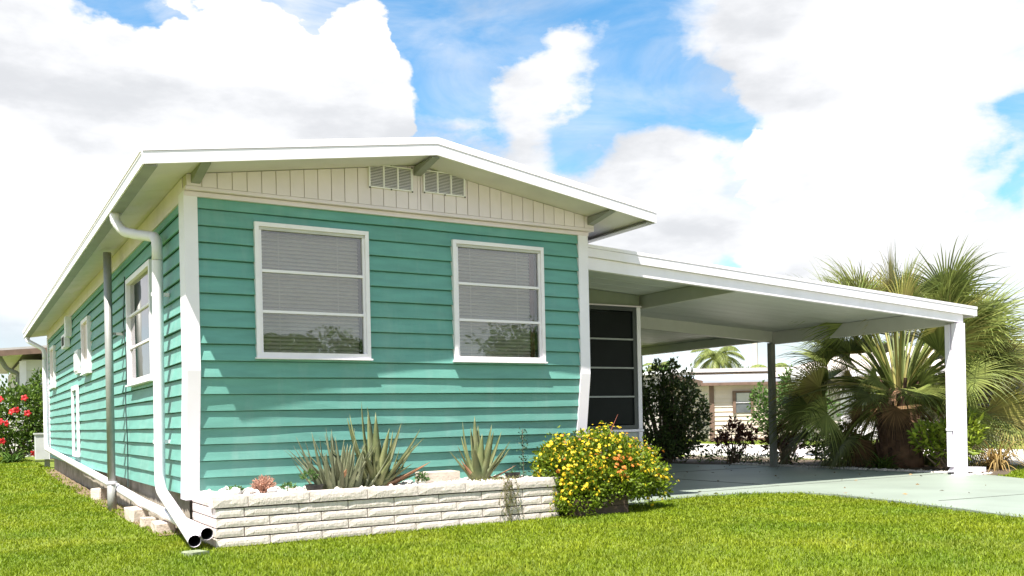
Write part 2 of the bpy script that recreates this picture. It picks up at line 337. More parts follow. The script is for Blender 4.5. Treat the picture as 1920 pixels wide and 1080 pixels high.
def board(a, b, za, zb, z0, z1, front):
    n = max(1, int((b - a) / .55)); T0, T1 = -.027, -.004
    def off(z, s):
        u = (z - z0) / (z1 - z0); r0, r1 = (rec(z0), rec(z1)) if front else (0, 0)
        return (r0 + T0) * (1 - u) + (r1 + T1) * u
    loops = []
    for k in range(n + 1):
        s = a + (b - a) * k / n; w = rng.normal(0, .0024); dz = rng.normal(0, .0016)
        o0 = off(za, s) + w; o1 = off(zb, s); zz = za + dz
        bot_in = off(za, s) + .022; ext = .012
        full = abs(zb - z1) < .02 and zb - za > .05
        pts = [(o0, zz), (o0 + .003, zz - .003), (bot_in, zz), (o1 + .03, zb + ext), (o1 + .017, zb + ext), (o1 + (.008 if full else 0), zb - (.006 if full else 0)), (o1, zb - (.009 if full else .001))]
        loops.append([(s, o, z) if front else (o, s, z) for o, z in pts])
    return MB().loft(loops)
for i in range(18):
    z0 = zc[i]; z1 = zc[i-1] if i else 2.705
    zr1 = z0 + E0
    for (a, b, za, zb) in course_pieces(.05, 3.735, z0, z1, fwin):
        part('siding_board', board(a, b, za, zb, z0, zr1, True), TEAL, HOME)
    s0_ = .08 + rec(z1); ends = [s0_, 4.9, 9.75, 13.2] if i % 2 else [s0_, 3.4, 8.2, 13.2]
    for e0, e1 in zip(ends[:-1], ends[1:]):
        for (a, b, za, zb) in course_pieces(e0, e1, z0, z1, swin):
            part('siding_board', board(a, b, za, zb, z0, zr1, False), TEAL, HOME)
# corner trims follow the lean of the front wall
def trim(xa, xb, ya, yb, zs):
    return MB().loft([[(xa, ya + rec(z), z), (xb, ya + rec(z), z), (xb, yb + rec(z), z), (xa, yb + rec(z), z)] for z in zs])
ZT = [.30, .6, .95, 1.25, 1.33, 1.6, 2.1, 2.74]
part('corner_trim', trim(-.036, .068, -.036, .165, ZT), WHITE, HOME)
part('corner_trim', trim(3.722, 3.835, -.036, .05, ZT), WHITE, HOME)
part('corner_trim', MB().box((-.035, 13.1, .3), (.1, 13.3, 2.74)), WHITE, HOME)
part('right_wall', MB().box((3.77, .1, .3), (3.80, 13.2, 2.76)), TEAL, HOME)
part('back_wall', MB().box((.0, 13.22, .3), (3.78, 13.27, 2.86)), CREAM, HOME)
# strip under the gable and along the side
part('head_strip', MB().box((-.03, -.045, 2.702), (3.84, .04, 2.738)), CREAM, HOME)
part('gable_ledge', MB().box((-.03, -.088, 2.742), (3.875, .04, 2.768)), CREAM, HOME)
part('frieze_board', MB().prism([(-.03, .045, 2.69), (.01, .045, 2.69), (.01, .045, 2.862), (-.03, .045, 2.856)], [(-.03, 13.28, 2.69), (.01, 13.28, 2.69), (.01, 13.28, 2.862), (-.03, 13.28, 2.856)]), CREAM, HOME)
part('frieze_board', MB().box((3.8, .045, 2.69), (3.84, 13.28, 2.87)), CREAM, HOME)
# gable: vertical panels with grooves
gx0, gx1, gn = -.025, 3.875, 33; gp = (gx1 - gx0) / gn
bx = lambda a, b, y0, y1, zf: MB().prism([(a, y0, 2.770), (b, y0, 2.770), (b, y1, 2.770), (a, y1, 2.770)], [(a, y0, zf(a)), (b, y0, zf(b)), (b, y1, zf(b)), (a, y1, zf(a))])
for k in range(gn):
    a = gx0 + k * gp + .0035; b = a + gp - .007
    if a < RID < b:
        mb = bx(a, RID - .0015, -.092, -.06, lambda x: rz(x) - .004); mb2 = bx(RID + .0015, b, -.092, -.06, lambda x: rz(x) - .004)
        mb.add(mb2.v, mb2.f); part('gable_panel', mb, CREAM, HOME)
    else: part('gable_panel', bx(a, b, -.092, -.06, lambda x: rz(x) - .004), CREAM, HOME)
m_ = bx(gx0, RID, -.083, .03, lambda x: rz(x) - .006); m2 = bx(RID, gx1, -.083, .03, lambda x: rz(x) - .006); m_.add(m2.v, m2.f)
part('gable_backing', m_, M('gable_groove', (.52, .45, .40), .8), HOME)
# louvre vents
def vent(x0, x1, z0, z1):
    v = part('gable_vent', MB().box((x0 + .006, -.096, z0 + .006), (x1 - .006, -.0925, z1 - .006)), DARK, HOME)
    fr = MB().box((x0, -.112, z0), (x1, -.0965, z0 + .011)).box((x0, -.112, z1 - .011), (x1, -.0965, z1))
    for k in range(4):
        x = x0 + (x1 - x0 - .014) * k / 3; fr.box((x, -.111, z0 + .0115), (x + .014, -.0968, z1 - .0115))
    part('frame', fr, ALU, v); n = 13
    for c in range(3):
        xa = x0 + (x1 - x0 - .014) * c / 3 + .0145; xb = x0 + (x1 - x0 - .014) * (c + 1) / 3 - .0005
        for k in range(n):
            z = z0 + .016 + (z1 - z0 - .03) * k / n
            part('louvre', MB().prism([(xa, -.110, z), (xb, -.110, z), (xb, -.098, z + .009), (xa, -.098, z + .009)], [(xa, -.110, z + .003), (xb, -.110, z + .003), (xb, -.098, z + .012), (xa, -.098, z + .012)]), ALU, v)
    for x in (x0 + .006, (x0 + x1) / 2, x1 - .006):
        for z in (z0 - .004, z1 + .004):
            part('screw', MB().box((x - .006, -.116, z - .006), (x + .006, -.1122, z + .006)), BLACKP, v)
vent(1.490, 1.902, 2.920, 3.124); vent(2.008, 2.426, 2.928, 3.130)
# roof: two slopes, soffit, fascia, drip edge, gutters, brackets
for x0, x1 in ((EL + .02, RID), (RID, ER - .02)):
    def q(y): return [(x0, y, rz(x0) + .012), (x1, y, rz(x1) + .012), (x1, y, rz(x1) + .13), (x0, y, rz(x0) + .13)]
    r_ = part('roof', MB().prism(q(OH + .022), q(RB - .02)), ROOFM, HOME)
    def q2(y): return [(x0, y, rz(x0) + .001), (x1, y, rz(x1) + .001), (x1, y, rz(x1) + .010), (x0, y, rz(x0) + .010)]
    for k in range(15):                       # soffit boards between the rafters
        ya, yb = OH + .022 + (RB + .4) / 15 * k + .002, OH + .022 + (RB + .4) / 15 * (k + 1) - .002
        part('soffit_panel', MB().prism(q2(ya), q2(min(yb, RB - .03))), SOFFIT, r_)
    s0, s1 = (EL, RID) if x0 < 1 else (RID, ER)
    def fq(y, lo, hi): return [(s0, y, rz(s0) + lo), (s1, y, rz(s1) + lo), (s1, y, rz(s1) + hi), (s0, y, rz(s0) + hi)]
    part('fascia', MB().prism(fq(OH, -.012, .078), fq(OH + .02, -.012, .078)), WHITE, HOME)
    part('drip_edge', MB().prism(fq(OH - .005, .081, .140), fq(OH + .02, .081, .140)), WHITE, HOME)
    part('fascia', MB().prism(fq(RB - .018, -.012, .078), fq(RB, -.012, .078)), WHITE, HOME)
for k in range(30):                            # standing seams across the roof
    y = OH + .3 + k * .48
    for a, b in ((EL + .03, RID - .01), (RID + .01, ER - .03)):
        part('roof_seam', MB().beam((a, y, rz(a) + .138), (b, y, rz(b) + .138), .02, .02), ROOFM, HOME)
def gutter(xo, sgn):
    zb = rz(EL) - .012
    g_ = MB().box((min(xo, xo + sgn*.012), OH + .0215, zb), (max(xo, xo + sgn*.012), RB, zb + .088)).box((min(xo - sgn*.013, xo - sgn*.001), OH + .0215, zb + .092), (max(xo - sgn*.013, xo - sgn*.001), RB, zb + .15))
    part('gutter', g_, WHITE, HOME)
    part('gutter_floor', MB().box((min(xo + sgn*.0125, xo + sgn*.105), OH + .0235, zb - .004), (max(xo + sgn*.0125, xo + sgn*.105), RB - .03, zb + .012)), GREYP, HOME)
gutter(EL, 1); gutter(ER, -1)
for x in (.045, RID, 3.83):
    z = rz(x) - .05 if x != RID else rz(x) - .065
    part('bracket', MB().prism([(x - .035, OH + .03, z + .035), (x + .035, OH + .03, z + .035), (x + .035, OH + .03, z + .045), (x - .035, OH + .03, z + .045)],
                               [(x - .035, -.094, z - .03), (x + .035, -.094, z - .03), (x + .035, -.094, z + .046), (x - .035, -.094, z + .046)]), GREYP, HOME)
# windows
def window_front(x0, x1, z0, z1, curtain):
    F = .034; yo, yi = -.052, .03
    w = part('window', MB().box((x0, yo, z0), (x0 + F, yi, z1)).box((x1 - F, yo, z0), (x1, yi, z1)).box((x0 + F, yo, z0), (x1 - F, yi, z0 + F + .006)).box((x0 + F, yo, z1 - F), (x1 - F, yi, z1)), ALU, HOME)
    part('sill', MB().box((x0 - .012, yo - .014, z0 - .014), (x1 + .012, yi, z0 - .0005)), ALU, w)
    part('head', MB().box((x0 + F + .002, yo + .012, z1 - F - .026), (x1 - F - .002, -.012, z1 - F - .001)), M('window_head_grey', (.5, .48, .46), .5), w)
    for x in (x0 + F + .0005, x1 - F - .0225): part('jamb', MB().box((x, yo + .014, z0 + F + .0065), (x + .022, -.006, z1 - F - .027)), ALU, w)
    a, b = x0 + F + .0235, x1 - F - .0235; lo, hi = z0 + F + .0075, z1 - F - .027; ph = (hi - lo) / 3
    for k in range(3):
        part('pane', MB().box((a, -.020, lo + ph * k + .002), (b, -.017, lo + ph * (k + 1) - .002)), GLASS, w)
    for k in (1, 2):
        part('rail', MB().box((a - .001, yo + .008, lo + ph * k - .011), (b + .001, -.0125, lo + ph * k + .011)), ALU, w)
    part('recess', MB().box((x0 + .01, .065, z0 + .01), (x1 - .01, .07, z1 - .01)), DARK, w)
    xe = b - (.055 if curtain else .012)
    n = 31; me = MB().prism([(a + .014, .040, 0), (xe, .040, 0), (xe, .058, .016), (a + .014, .058, .016)], [(a + .014, .040, .0016), (xe, .040, .0016), (xe, .058, .0176), (a + .014, .058, .0176)]).mesh('slat')
    me.materials.append(SLAT)
    for k in range(n):
        o = link('slat', me, None, (0, 0, lo + .006 + (hi - lo - .01) * k / n + rng.normal(0, .0008))); attach(o, w)
    part('blind_backing', MB().box((a + .012, .060, lo), (xe + .002, .063, hi)), M('blind_backing_beige', (.40, .36, .32), .8), w)  # plain beige-grey sheet closing the gaps behind the slats
    for x in (a + .16, b - .2): part('blind_cord', MB().box((x, .036, lo), (x + .003, .0385, hi)), SLAT, w)
    if curtain:
        c = MB(); xs = np.linspace(xe + .004, b - .003, 9); c.loft([[(x, .045 + .008 * math.sin(x * 190), lo), (x, .052 + .008 * math.sin(x * 190), lo), (x, .052 + .008 * math.sin(x * 190), hi), (x, .045 + .008 * math.sin(x * 190), hi)] for x in xs])
        part('curtain', c, CURT, w)
    return w
window_front(*fwin[0], False); window_front(*fwin[1], True)
def window_side(y0, y1, z0, z1, rails, g):
    F = .05; xo, xi = -.062, .02
    w = part('window', MB().box((xo, y0, z0), (xi, y0 + F, z1)).box((xo, y1 - F, z0), (xi, y1, z1)).box((xo, y0 + F, z0), (xi, y1 - F, z0 + F)).box((xo, y0 + F, z1 - F), (xi, y1 - F, z1)), ALU, HOME)
    part('sill', MB().box((xo - .02, y0 - .01, z0 - .016), (xi, y1 + .01, z0 - .0005)), ALU, w)
    part('pane', MB().box((-.022, y0 + F + .001, z0 + F + .001), (-.019, y1 - F - .001, z1 - F - .001)), g, w)
    for k in range(1, rails):
        z = z0 + F + (z1 - z0 - 2 * F) * k / rails; part('rail', MB().box((-.040, y0 + F + .001, z - .010), (-.0225, y1 - F - .001, z + .010)), ALU, w)
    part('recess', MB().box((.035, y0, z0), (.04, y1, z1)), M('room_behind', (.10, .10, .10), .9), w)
window_side(*swin[0], 3, SIDEGLASS)
PINK = M('frosted_pane', (.62, .50, .46), .3, .05)
window_side(*swin[1], 1, PINK); window_side(*swin[2], 1, PINK)
# fittings on the long side
part('service_panel', MB().box((-.06, 7.46, 1.72), (-.02, 7.92, 2.07)).box((-.075, 7.5, 1.76), (-.061, 7.88, 2.03)), ALU, HOME)
part('vent_duct', MB().box((-.11, 8.62, 2.36), (-.02, 8.82, 2.68)), ALU, HOME)
dv = part('vent_box', MB().box((-.10, 8.95, 2.22), (-.02, 9.5, 2.44)), ALU, HOME)
part('opening', MB().box((-.104, 9.05, 2.26), (-.1005, 9.4, 2.40)), DARK, dv)
tf = MB(); ya, yb, z0, z1 = 7.78, 8.57, .47, 1.56
tf.box((-.055, ya, z0), (-.02, ya + .09, z1)).box((-.055, yb - .09, z0), (-.02, yb, z1)).box((-.055, ya + .09, z1 - .07), (-.02, yb - .09, z1)).box((-.055, ya + .09, z0), (-.02, yb - .09, z0 + .07))
part('access_hatch_frame', tf, ALU, HOME)
# ribbed skirting below the siding
def ribbed(y0, y1, x, z0, z1, pitch=.11, d=.045):
    V, F_ = [], []; n = int((y1 - y0) / pitch * 2); y = np.linspace(y0, y1, n)
    for k in range(n):
        xx = x + (d if k % 2 else 0) + rng.normal(0, .003); V += [(xx, y[k], z0), (xx + rng.normal(0, .004), y[k], z1)]
        if k: F_.append((2*k-2, 2*k, 2*k+1, 2*k-1))
    return MB().add(V, F_)
part('skirting', ribbed(.3, 13.2, .035, -.03, .36), M('weathered_skirting', (.34, .30, .25), .85, .3, 6, .3, 20, dirt=.6, dirtcol=(.12, .09, .07), dscale=(3, 8, 3)), HOME)
part('skirting', MB().box((.1, .24, -.03), (3.76, .26, .35)), M('weathered_skirting', ()), HOME)

# ------------------------------------------------------------------ carport
CP = thing('carport', 'white flat roofed carport on posts attached to the right of the teal home', 'carport', (6.9, 3.4, 0))
cz = lambda x: 2.588 - .0535 * (x - 3.8)
CX0, CX1, CY0, CY1 = 3.803, 10.33, .02, 7.0
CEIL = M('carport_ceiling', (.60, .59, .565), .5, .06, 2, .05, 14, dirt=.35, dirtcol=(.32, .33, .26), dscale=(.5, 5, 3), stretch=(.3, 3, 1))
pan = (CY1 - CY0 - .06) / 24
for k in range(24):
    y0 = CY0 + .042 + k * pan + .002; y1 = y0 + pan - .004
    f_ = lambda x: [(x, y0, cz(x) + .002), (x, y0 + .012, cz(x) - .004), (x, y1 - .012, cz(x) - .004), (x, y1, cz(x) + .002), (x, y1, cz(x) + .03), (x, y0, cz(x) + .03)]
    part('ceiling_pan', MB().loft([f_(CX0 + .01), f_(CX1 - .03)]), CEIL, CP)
def xq(x, y0, y1, lo, hi): return [(x, y0, cz(x) + lo), (x, y1, cz(x) + lo), (x, y1, cz(x) + hi), (x, y0, cz(x) + hi)]
part('fascia', MB().loft([xq(CX0 - .0, CY0, CY0 + .04, -.070, .016), xq(CX1, CY0, CY0 + .04, -.075, .016)]), WHITE, CP)
part('drip_edge', MB().loft([xq(CX0, CY0 - .005, CY0 + .04, .019, .052), xq(CX1 + .005, CY0 - .005, CY0 + .04, .019, .052)]), WHITE, CP)
part('front_beam', MB().loft([xq(CX0, CY0 + .03, CY0 + .09, -.196, -.073), xq(10.06, CY0 + .03, CY0 + .09, -.186, -.078)]), WHITE, CP)
part('roof_sheet', MB().loft([xq(CX0, CY0 + .042, CY1, .032, .05), xq(CX1 - .001, CY0 + .042, CY1, .032, .05)]), ROOFM, CP)
part('end_fascia', MB().box((CX1 - .02, CY0 + .041, 2.155), (CX1 + .02, CY1, 2.285)), WHITE, CP)
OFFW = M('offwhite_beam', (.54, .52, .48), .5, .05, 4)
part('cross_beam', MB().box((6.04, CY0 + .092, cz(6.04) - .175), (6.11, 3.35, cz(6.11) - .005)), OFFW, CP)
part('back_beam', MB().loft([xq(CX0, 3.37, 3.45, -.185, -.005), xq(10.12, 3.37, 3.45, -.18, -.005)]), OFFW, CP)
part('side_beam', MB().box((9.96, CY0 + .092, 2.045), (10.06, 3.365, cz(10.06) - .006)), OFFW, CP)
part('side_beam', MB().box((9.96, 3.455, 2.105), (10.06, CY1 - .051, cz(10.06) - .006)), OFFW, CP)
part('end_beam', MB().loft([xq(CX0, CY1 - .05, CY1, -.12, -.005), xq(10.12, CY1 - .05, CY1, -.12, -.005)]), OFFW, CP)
def post(x, y, w, top, mat):
    p = part('post', MB().box((x - w/2, y - w/2, .0), (x + w/2, y + w/2, top)), mat, CP)
    part('base_plate', MB().box((x - w*.75, y - w*.75, .018), (x + w*.75, y + w*.75, .03)), mat, p); return p
p0 = post(9.99, .08, .12, 2.06, WHITE); p1 = post(9.97, 3.41, .09, 2.07, GREYP); post(9.99, 6.9, .09, 2.1, GREYP)
DS = thing('downspout', 'white square downspout strapped behind the front carport post with kicked out foot', 'downspout', (9.95, .22, 0), 'rain pipes')
part('pipe', MB().box((9.925, .16, .13), (9.995, .235, 2.05)), WHITE, DS)
part('foot', MB().prism([(9.925, .16, .06), (9.995, .16, .13), (9.995, .235, .13), (9.925, .235, .06)], [(10.6, .11, .035), (10.6, .11, .10), (10.6, .185, .10), (10.6, .185, .035)]), WHITE, DS)
part('strap', MB().box((9.915, .142, .62), (10.06, .24, .65)), ALU, DS)

# ------------------------------------------------------------------ screened porch
PO = thing('screened_porch', 'screened porch with four dark panels under the carport roof', 'porch', (4.9, 1.9, 0))
X0, X1, PY = 3.84, 5.985, 1.86
part('knee_wall', MB().box((X0, PY + .01, .0), (X1 - .06, PY + .06, .70)), M('grey_green_board', (.36, .38, .35), .6), PO)
for k in range(6): part('clapboard', MB().prism([(X0, PY - .008, .03 + k*.112), (X1 - .06, PY - .008, .03 + k*.112), (X1 - .06, PY + .009, .03 + k*.112), (X0, PY + .009, .03 + k*.112)], [(X0, PY + .004, .138 + k*.112), (X1 - .06, PY + .004, .138 + k*.112), (X1 - .06, PY + .009, .138 + k*.112), (X0, PY + .009, .138 + k*.112)]), M('grey_green_board', ()), PO)
part('sill', MB().box((X0, PY - .03, .705), (X1 + .01, PY + .08, .735)), WHITE, PO)
part('corner_post', MB().box((X1 - .06, PY - .02, .0), (X1, PY + .06, .70)).box((X1 - .06, PY - .02, .74), (X1, PY + .06, 2.30)), WHITE, PO)
part('head_plate', MB().box((X0, PY - .03, 2.302), (X1 + .015, PY + .06, 2.318)), CREAM, PO)
part('filler', MB().prism([(X0, PY + .0, 2.322), (X1, PY + .0, 2.322), (X1, PY + .03, 2.322), (X0, PY + .03, 2.322)], [(X0, PY + .0, cz(X0) - .012), (X1, PY + .0, cz(X1) - .012), (X1, PY + .03, cz(X1) - .012), (X0, PY + .03, cz(X0) - .012)]), M('filler_green', (.22, .23, .17), .7), PO)
FR = M('dark_bronze_frame', (.055, .06, .062), .45)
part('screen_frame', MB().box((X0, PY - .012, .74), (X0 + .06, PY + .03, 2.298)).box((X1 - .12, PY - .012, .74), (X1 - .062, PY + .03, 2.298)).box((X0 + .06, PY - .012, 2.25), (X1 - .12, PY + .03, 2.298)).box((X0 + .06, PY - .012, .74), (X1 - .12, PY + .03, .79)), FR, PO)
for k in range(4):
    za, zb = .79 + k * .365, .79 + (k + 1) * .365
    part('screen_panel', MB().box((X0 + .061, PY + .008, za + .012), (X1 - .121, PY + .014, zb - .012)), SCREEN, PO)
    if k < 3: part('rail', MB().box((X0 + .061, PY - .016, zb - .010), (X1 - .121, PY + .02, zb + .010)), M('rail_grey', (.30, .31, .31), .4), PO)
part('side_wall', MB().box((X1 - .05, PY + .065, .0), (X1 - .02, 6.8, .72)), M('grey_green_board', ()), PO)
part('side_screen', MB().box((X1 - .045, PY + .065, .73), (X1 - .03, 6.8, 2.33)), SCREEN, PO)

# ------------------------------------------------------------------ pipes, mast and fittings beside the home
def fillet(pts, n=6, r=.09):
    pts = [Vector(p) for p in pts]; out = [pts[0]]
    for a, b, c in zip(pts[:-2], pts[1:-1], pts[2:]):
        d1 = (a - b); d2 = (c - b); k = min(r, d1.length * .45, d2.length * .45); s, e = b + d1.normalized() * k, b + d2.normalized() * k
        out += [s.lerp(b, t).lerp(b.lerp(e, t), t) for t in np.linspace(0, 1, n)]
    return out + [pts[-1]]
D1 = thing('downspout', 'white corrugated downspout curving from the eave to the front corner of the teal home', 'downspout', (-.12, .75, 0), 'rain pipes')
top = [(-.36, 1.245, 2.80), (-.362, 1.25, 2.72), (-.30, 1.21, 2.62), (-.16, 1.02, 2.565), (-.112, .70, 2.50), (-.112, .69, 2.30)]
tp = fillet(top, 7, .12)
rad = [.043 + (.0022 if k % 2 else -.001) for k in range(len(tp))]
part('elbow', MB().tube(tp, rad, 14), WHITE, D1, True)
part('pipe', MB().tube(fillet([(-.112, .69, 2.299), (-.112, .79, .36), (-.155, -.745, .072)], 9, .14), .045, 14, False), WHITE, D1, True)
part('pipe_bore', MB().tube([(-.1275, .25, .2401), (-.1548, -.735, .0738)], .040, 12, False), BLACKP, D1, True)
for z in (2.0, .75): part('strap', MB().box((-.161, .68 + (2.3 - z) * .05, z), (-.02, .70 + (2.3 - z) * .05 + .02, z + .03)), ALU, D1)
D2 = thing('downspout', 'white drain pipe running along the foot of the side wall from the far corner', 'downspout', (-.08, 6, 0), 'rain pipes')
part('elbow', MB().tube(fillet([(-.36, 13.6, 2.80), (-.36, 13.58, 2.70), (-.09, 13.18, 2.50), (-.09, 13.16, 2.3)], 6, .1), .042, 12), WHITE, D2, True)
part('pipe', MB().tube(fillet([(-.09, 13.16, 2.299), (-.09, 13.12, .52), (-.085, 7.3, .348), (-.085, 4.2, .256), (-.08, 1.8, .165), (-.058, -.70, .112)], 5, .12), .045, 14, False), WHITE, D2, True)
part('pipe_bore', MB().tube([(-.063, -.1, .1247), (-.0581, -.692, .1122)], .040, 12, False), BLACKP, D2, True)
MA = thing('service_mast', 'grey steel service pipe standing from lawn to eave on the long side', 'pipe', (-.17, 3.3, 0))
part('mast', MB().tube([(-.17, 3.30, -.03), (-.17, 3.30, .30)], .047, 14), GREYM, MA, True)
part('mast_upper', MB().tube([(-.17, 3.30, .30), (-.17, 3.27, 2.79)], .041, 14), GREYM, MA, True)
part('clamp', MB().lathe((-.17, 3.30, .285), [(.053, 0), (.055, .012), (.053, .03)], 14), ALU, MA)
part('wall_bracket', MB().box((-.15, 3.28, 1.9), (-.02, 3.30, 1.93)), GREYM, MA)
cb = [(-.045 + .006 * math.sin(k), 3.02 + .03 * math.sin(k * 1.3), .26 + k * .16) for k in range(15)]
tag(link('cable', MB().tube(cb, .006, 6).mesh('cable'), CABLE), 'thin dark cable hanging down the teal side wall beside the grey pipe', 'cable')
def block(name, label, x0, y0, s, rz_=0):
    m0 = bmesh.new(); bmesh.ops.create_cube(m0, size=1)
    bmesh.ops.bevel(m0, geom=m0.edges[:], offset=.06, segments=1, affect='EDGES')
    for v in m0.verts: v.co = Vector((v.co.x * s[0], v.co.y * s[1], v.co.z * s[2])) + Vector(rng.normal(0, .004, 3))
    me = bpy.data.meshes.new(name); m0.to_mesh(me); m0.free()
    o = link(name, me, BLOCK, (x0, y0, float(gh(x0, y0)) + s[2] / 2 - .015)); o.rotation_euler.z = rz_; return tag(o, label, 'block', 'blocks under the drain pipe')
block('concrete_block', 'largest pale concrete block propping the drain pipe, farthest from the corner', -.13, 1.95, (.15, .40, .135), .05)
block('concrete_block', 'small pale concrete block in the middle under the drain pipe', -.13, 1.22, (.13, .14, .10), .1)
block('concrete_block', 'pale concrete block under the drain pipe nearest the brick planter', -.10, .78, (.16, .34, .095), -.05)
SPS = block('splash_stone', 'flat mossy stone on the lawn below the downspout mouth', -.19, -.93, (.15, .12, .04), .4)
SPS.data.materials[0] = M('mossy_stone', (.22, .25, .16), .9, .3, 14, .3, 40)
block('rubble_stone', 'broken pinkish stone leaning on the skirting beyond the grey pipe', -.08, 5.1, (.12, .2, .16), .5)
UB = thing('utility_box', 'grey metal utility box beyond the far corner of the teal home', 'utility box', (-.02, 14.3, .1))
part('cabinet', MB().box((-.22, 14.1, .28), (.16, 14.5, .80)), M('pale_grey_cabinet', (.52, .53, .54), .5), UB)
part('lid', MB().box((-.24, 14.08, .801), (.18, 14.52, .83)), M('pale_grey_cabinet', ()), UB)
part('stand', MB().box((-.05, 14.25, .0), (.05, 14.35, .279)), GREYM, UB)

V, F = grid(-.20, .03, .35, 13.3, 8, 90, lambda x, y: gh(x, y) + .004 + .006 * np.sin(y * 7)); struct('soil_strip', big('soil_strip', V, F), M('dry_soil', (.17, .12, .075), .95, .35, 7, .4, 40))
# ------------------------------------------------------------------ brick planter
PL = thing('brick_planter', 'low white split face brick planter along the front wall', 'planter', (1.5, -.3, 0))
PXR, PYF = 3.02, -.66
part('mortar_core', MB().box((.035, PYF + .028, -.02), (PXR - .02, PYF + .11, .355)).box((.035, PYF + .11, -.02), (.12, .12, .355)).box((PXR - .1, PYF + .11, -.02), (PXR - .02, .12, .355)), MORTAR, PL)
def rough_brick(L_, H_, D_, amp):
    nx, nz = 7, 3; V = []; 
    for j in range(nz + 1):
        for i in range(nx + 1):
            e = i in (0, nx) or j in (0, nz); V.append((L_ * i / nx, -(0 if e else rng.uniform(.3, 1) * amp) + (.002 if e else 0), H_ * j / nz))
    F_ = [(j*(nx+1)+i, j*(nx+1)+i+1, (j+1)*(nx+1)+i+1, (j+1)*(nx+1)+i) for j in range(nz) for i in range(nx)]
    n = len(V); V += [(0, D_, 0), (L_, D_, 0), (L_, D_, H_), (0, D_, H_)]
    bot = list(range(nx + 1)); topi = [nz*(nx+1)+i for i in range(nx+1)]; lf = [j*(nx+1) for j in range(nz+1)]; rt = [j*(nx+1)+nx for j in range(nz+1)]
    F_ += [tuple(bot[::-1] + [n, n+1]), tuple(topi + [n+2, n+3]), tuple(lf + [n+3, n]), tuple(rt[::-1] + [n+1, n+2])]
    me = MB().add(V, F_).mesh('brick'); me.materials.append(BRICKM); return me
BV = [rough_brick(1, .0625, .09, .0022) for _ in range(6)]; CV = [rough_brick(1, .080, .13, .003) for _ in range(5)]
def lay(vars_, a, b, z, side, name, y=PYF):
    me = vars_[int(rng.integers(len(vars_)))]; o = link(name, me, None)
    if side == 'front': loc = (a, y + rng.normal(0, .002), z); o.scale = (b - a, 1, 1)
    else: loc = (.012, b, z); o.scale = (b - a, 1, 1); o.rotation_euler.z = -math.pi / 2        # face looks towards -x
    o.location = loc; WL[o] = Vector(loc); attach(o, PL)
for r in range(4):
    z = -.002 + r * .0725; x = .012; k = 0
    first = .21 if r % 2 else .40
    while x < PXR - .05:
        w = (first if k == 0 else .405 + rng.normal(0, .012)); x2 = min(x + w, PXR - .002)
        if x2 > PXR - .1: x2 = PXR - .002
        lay(BV, x + .004, x2 - .004, z, 'front', 'brick'); x = x2; k += 1
    y = PYF + .092 + .004; k = 0
    while y < .10:
        y2 = min(y + (.40 if (k or r % 2) else .22), .12); lay(BV, y + .004, y2 - .004, z, 'left', 'brick'); y = y2; k += 1
x = -.01
for w in (.26, .47, .47, .44, .44, .45, .45, .2):
    x2 = min(x + w, PXR + .01); lay(CV, x + .003, x2 - .003, .289, 'front', 'cap_brick', PYF - .012); x = x2
lay(CV, PYF + .125, -.27, .289, 'left', 'cap_brick'); lay(CV, -.264, .12, .289, 'left', 'cap_brick')
V, F = grid(.1, PXR - .05, PYF + .11, .13, 60, 16, lambda x, y: .342 + .014 * np.sin(x * 9) * np.sin(y * 13 + x * 4) + rng.normal(0, .004, x.shape))
part('gravel_fill', big('gravel_fill', V, F), M('pale_gravel_fill', (.52, .47, .42), .9, .3, 40, .5, 60), PL)
def pebbles(n, fn, r0, r1):
    bm = bmesh.new(); bmesh.ops.create_icosphere(bm, subdivisions=1, radius=1); bv = np.array([v.co[:] for v in bm.verts]); bf = np.array([[v.index for v in f.verts] for f in bm.faces]); bm.free()
    P = fn(n); n = len(P); s = rng.uniform(r0, r1, (n, 1, 1)) * rng.uniform(.6, 1.2, (n, 1, 3)); V = bv[None] * s * rng.uniform(.85, 1.15, (n, len(bv), 1)); V[:, :, 2] *= .7
    V = V + P[:, None, :]; return V.reshape(-1, 3), (bf[None] + np.arange(n)[:, None, None] * len(bv)).reshape(-1, 3)
V, F = pebbles(650, lambda n: np.stack([rng.uniform(.1, PXR - .06, n), rng.uniform(PYF + .13, .1, n), .352 + rng.uniform(-.004, .012, n)], 1), .010, .028)
o = part('pebbles', big('pebbles', V, F), GRAVELW, PL); o['kind'] = 'stuff'
V, F = pebbles(26, lambda n: np.stack([rng.uniform(.12, .55, n), rng.uniform(-.5, -.3, n), .37 + rng.uniform(-.01, .02, n)], 1), .03, .06)
o = part('white_stones', big('white_stones', V, F), M('white_stone', (.82, .79, .77), .8, .05, island=.08), PL); o['kind'] = 'stuff'
V, F = pebbles(900, lambda n: np.stack([10.17 + np.abs(rng.normal(0, .14, n)), rng.uniform(-.1, 4.6, n), np.full(n, .024)], 1), .012, .035)
struct('bed_pebbles', big('bed_pebbles', V, F), GRAVELW, 'stuff', 'white pebbles edging the planting bed beside the carport slab')
st = slab([(1.86, -.30), (2.22, -.28), (2.24, -.06), (1.88, -.08)], .335, .445); tag(link('stone_slab', st, BLOCK), 'flat pale stone slab lying in the planter between the two aloes', 'stone')

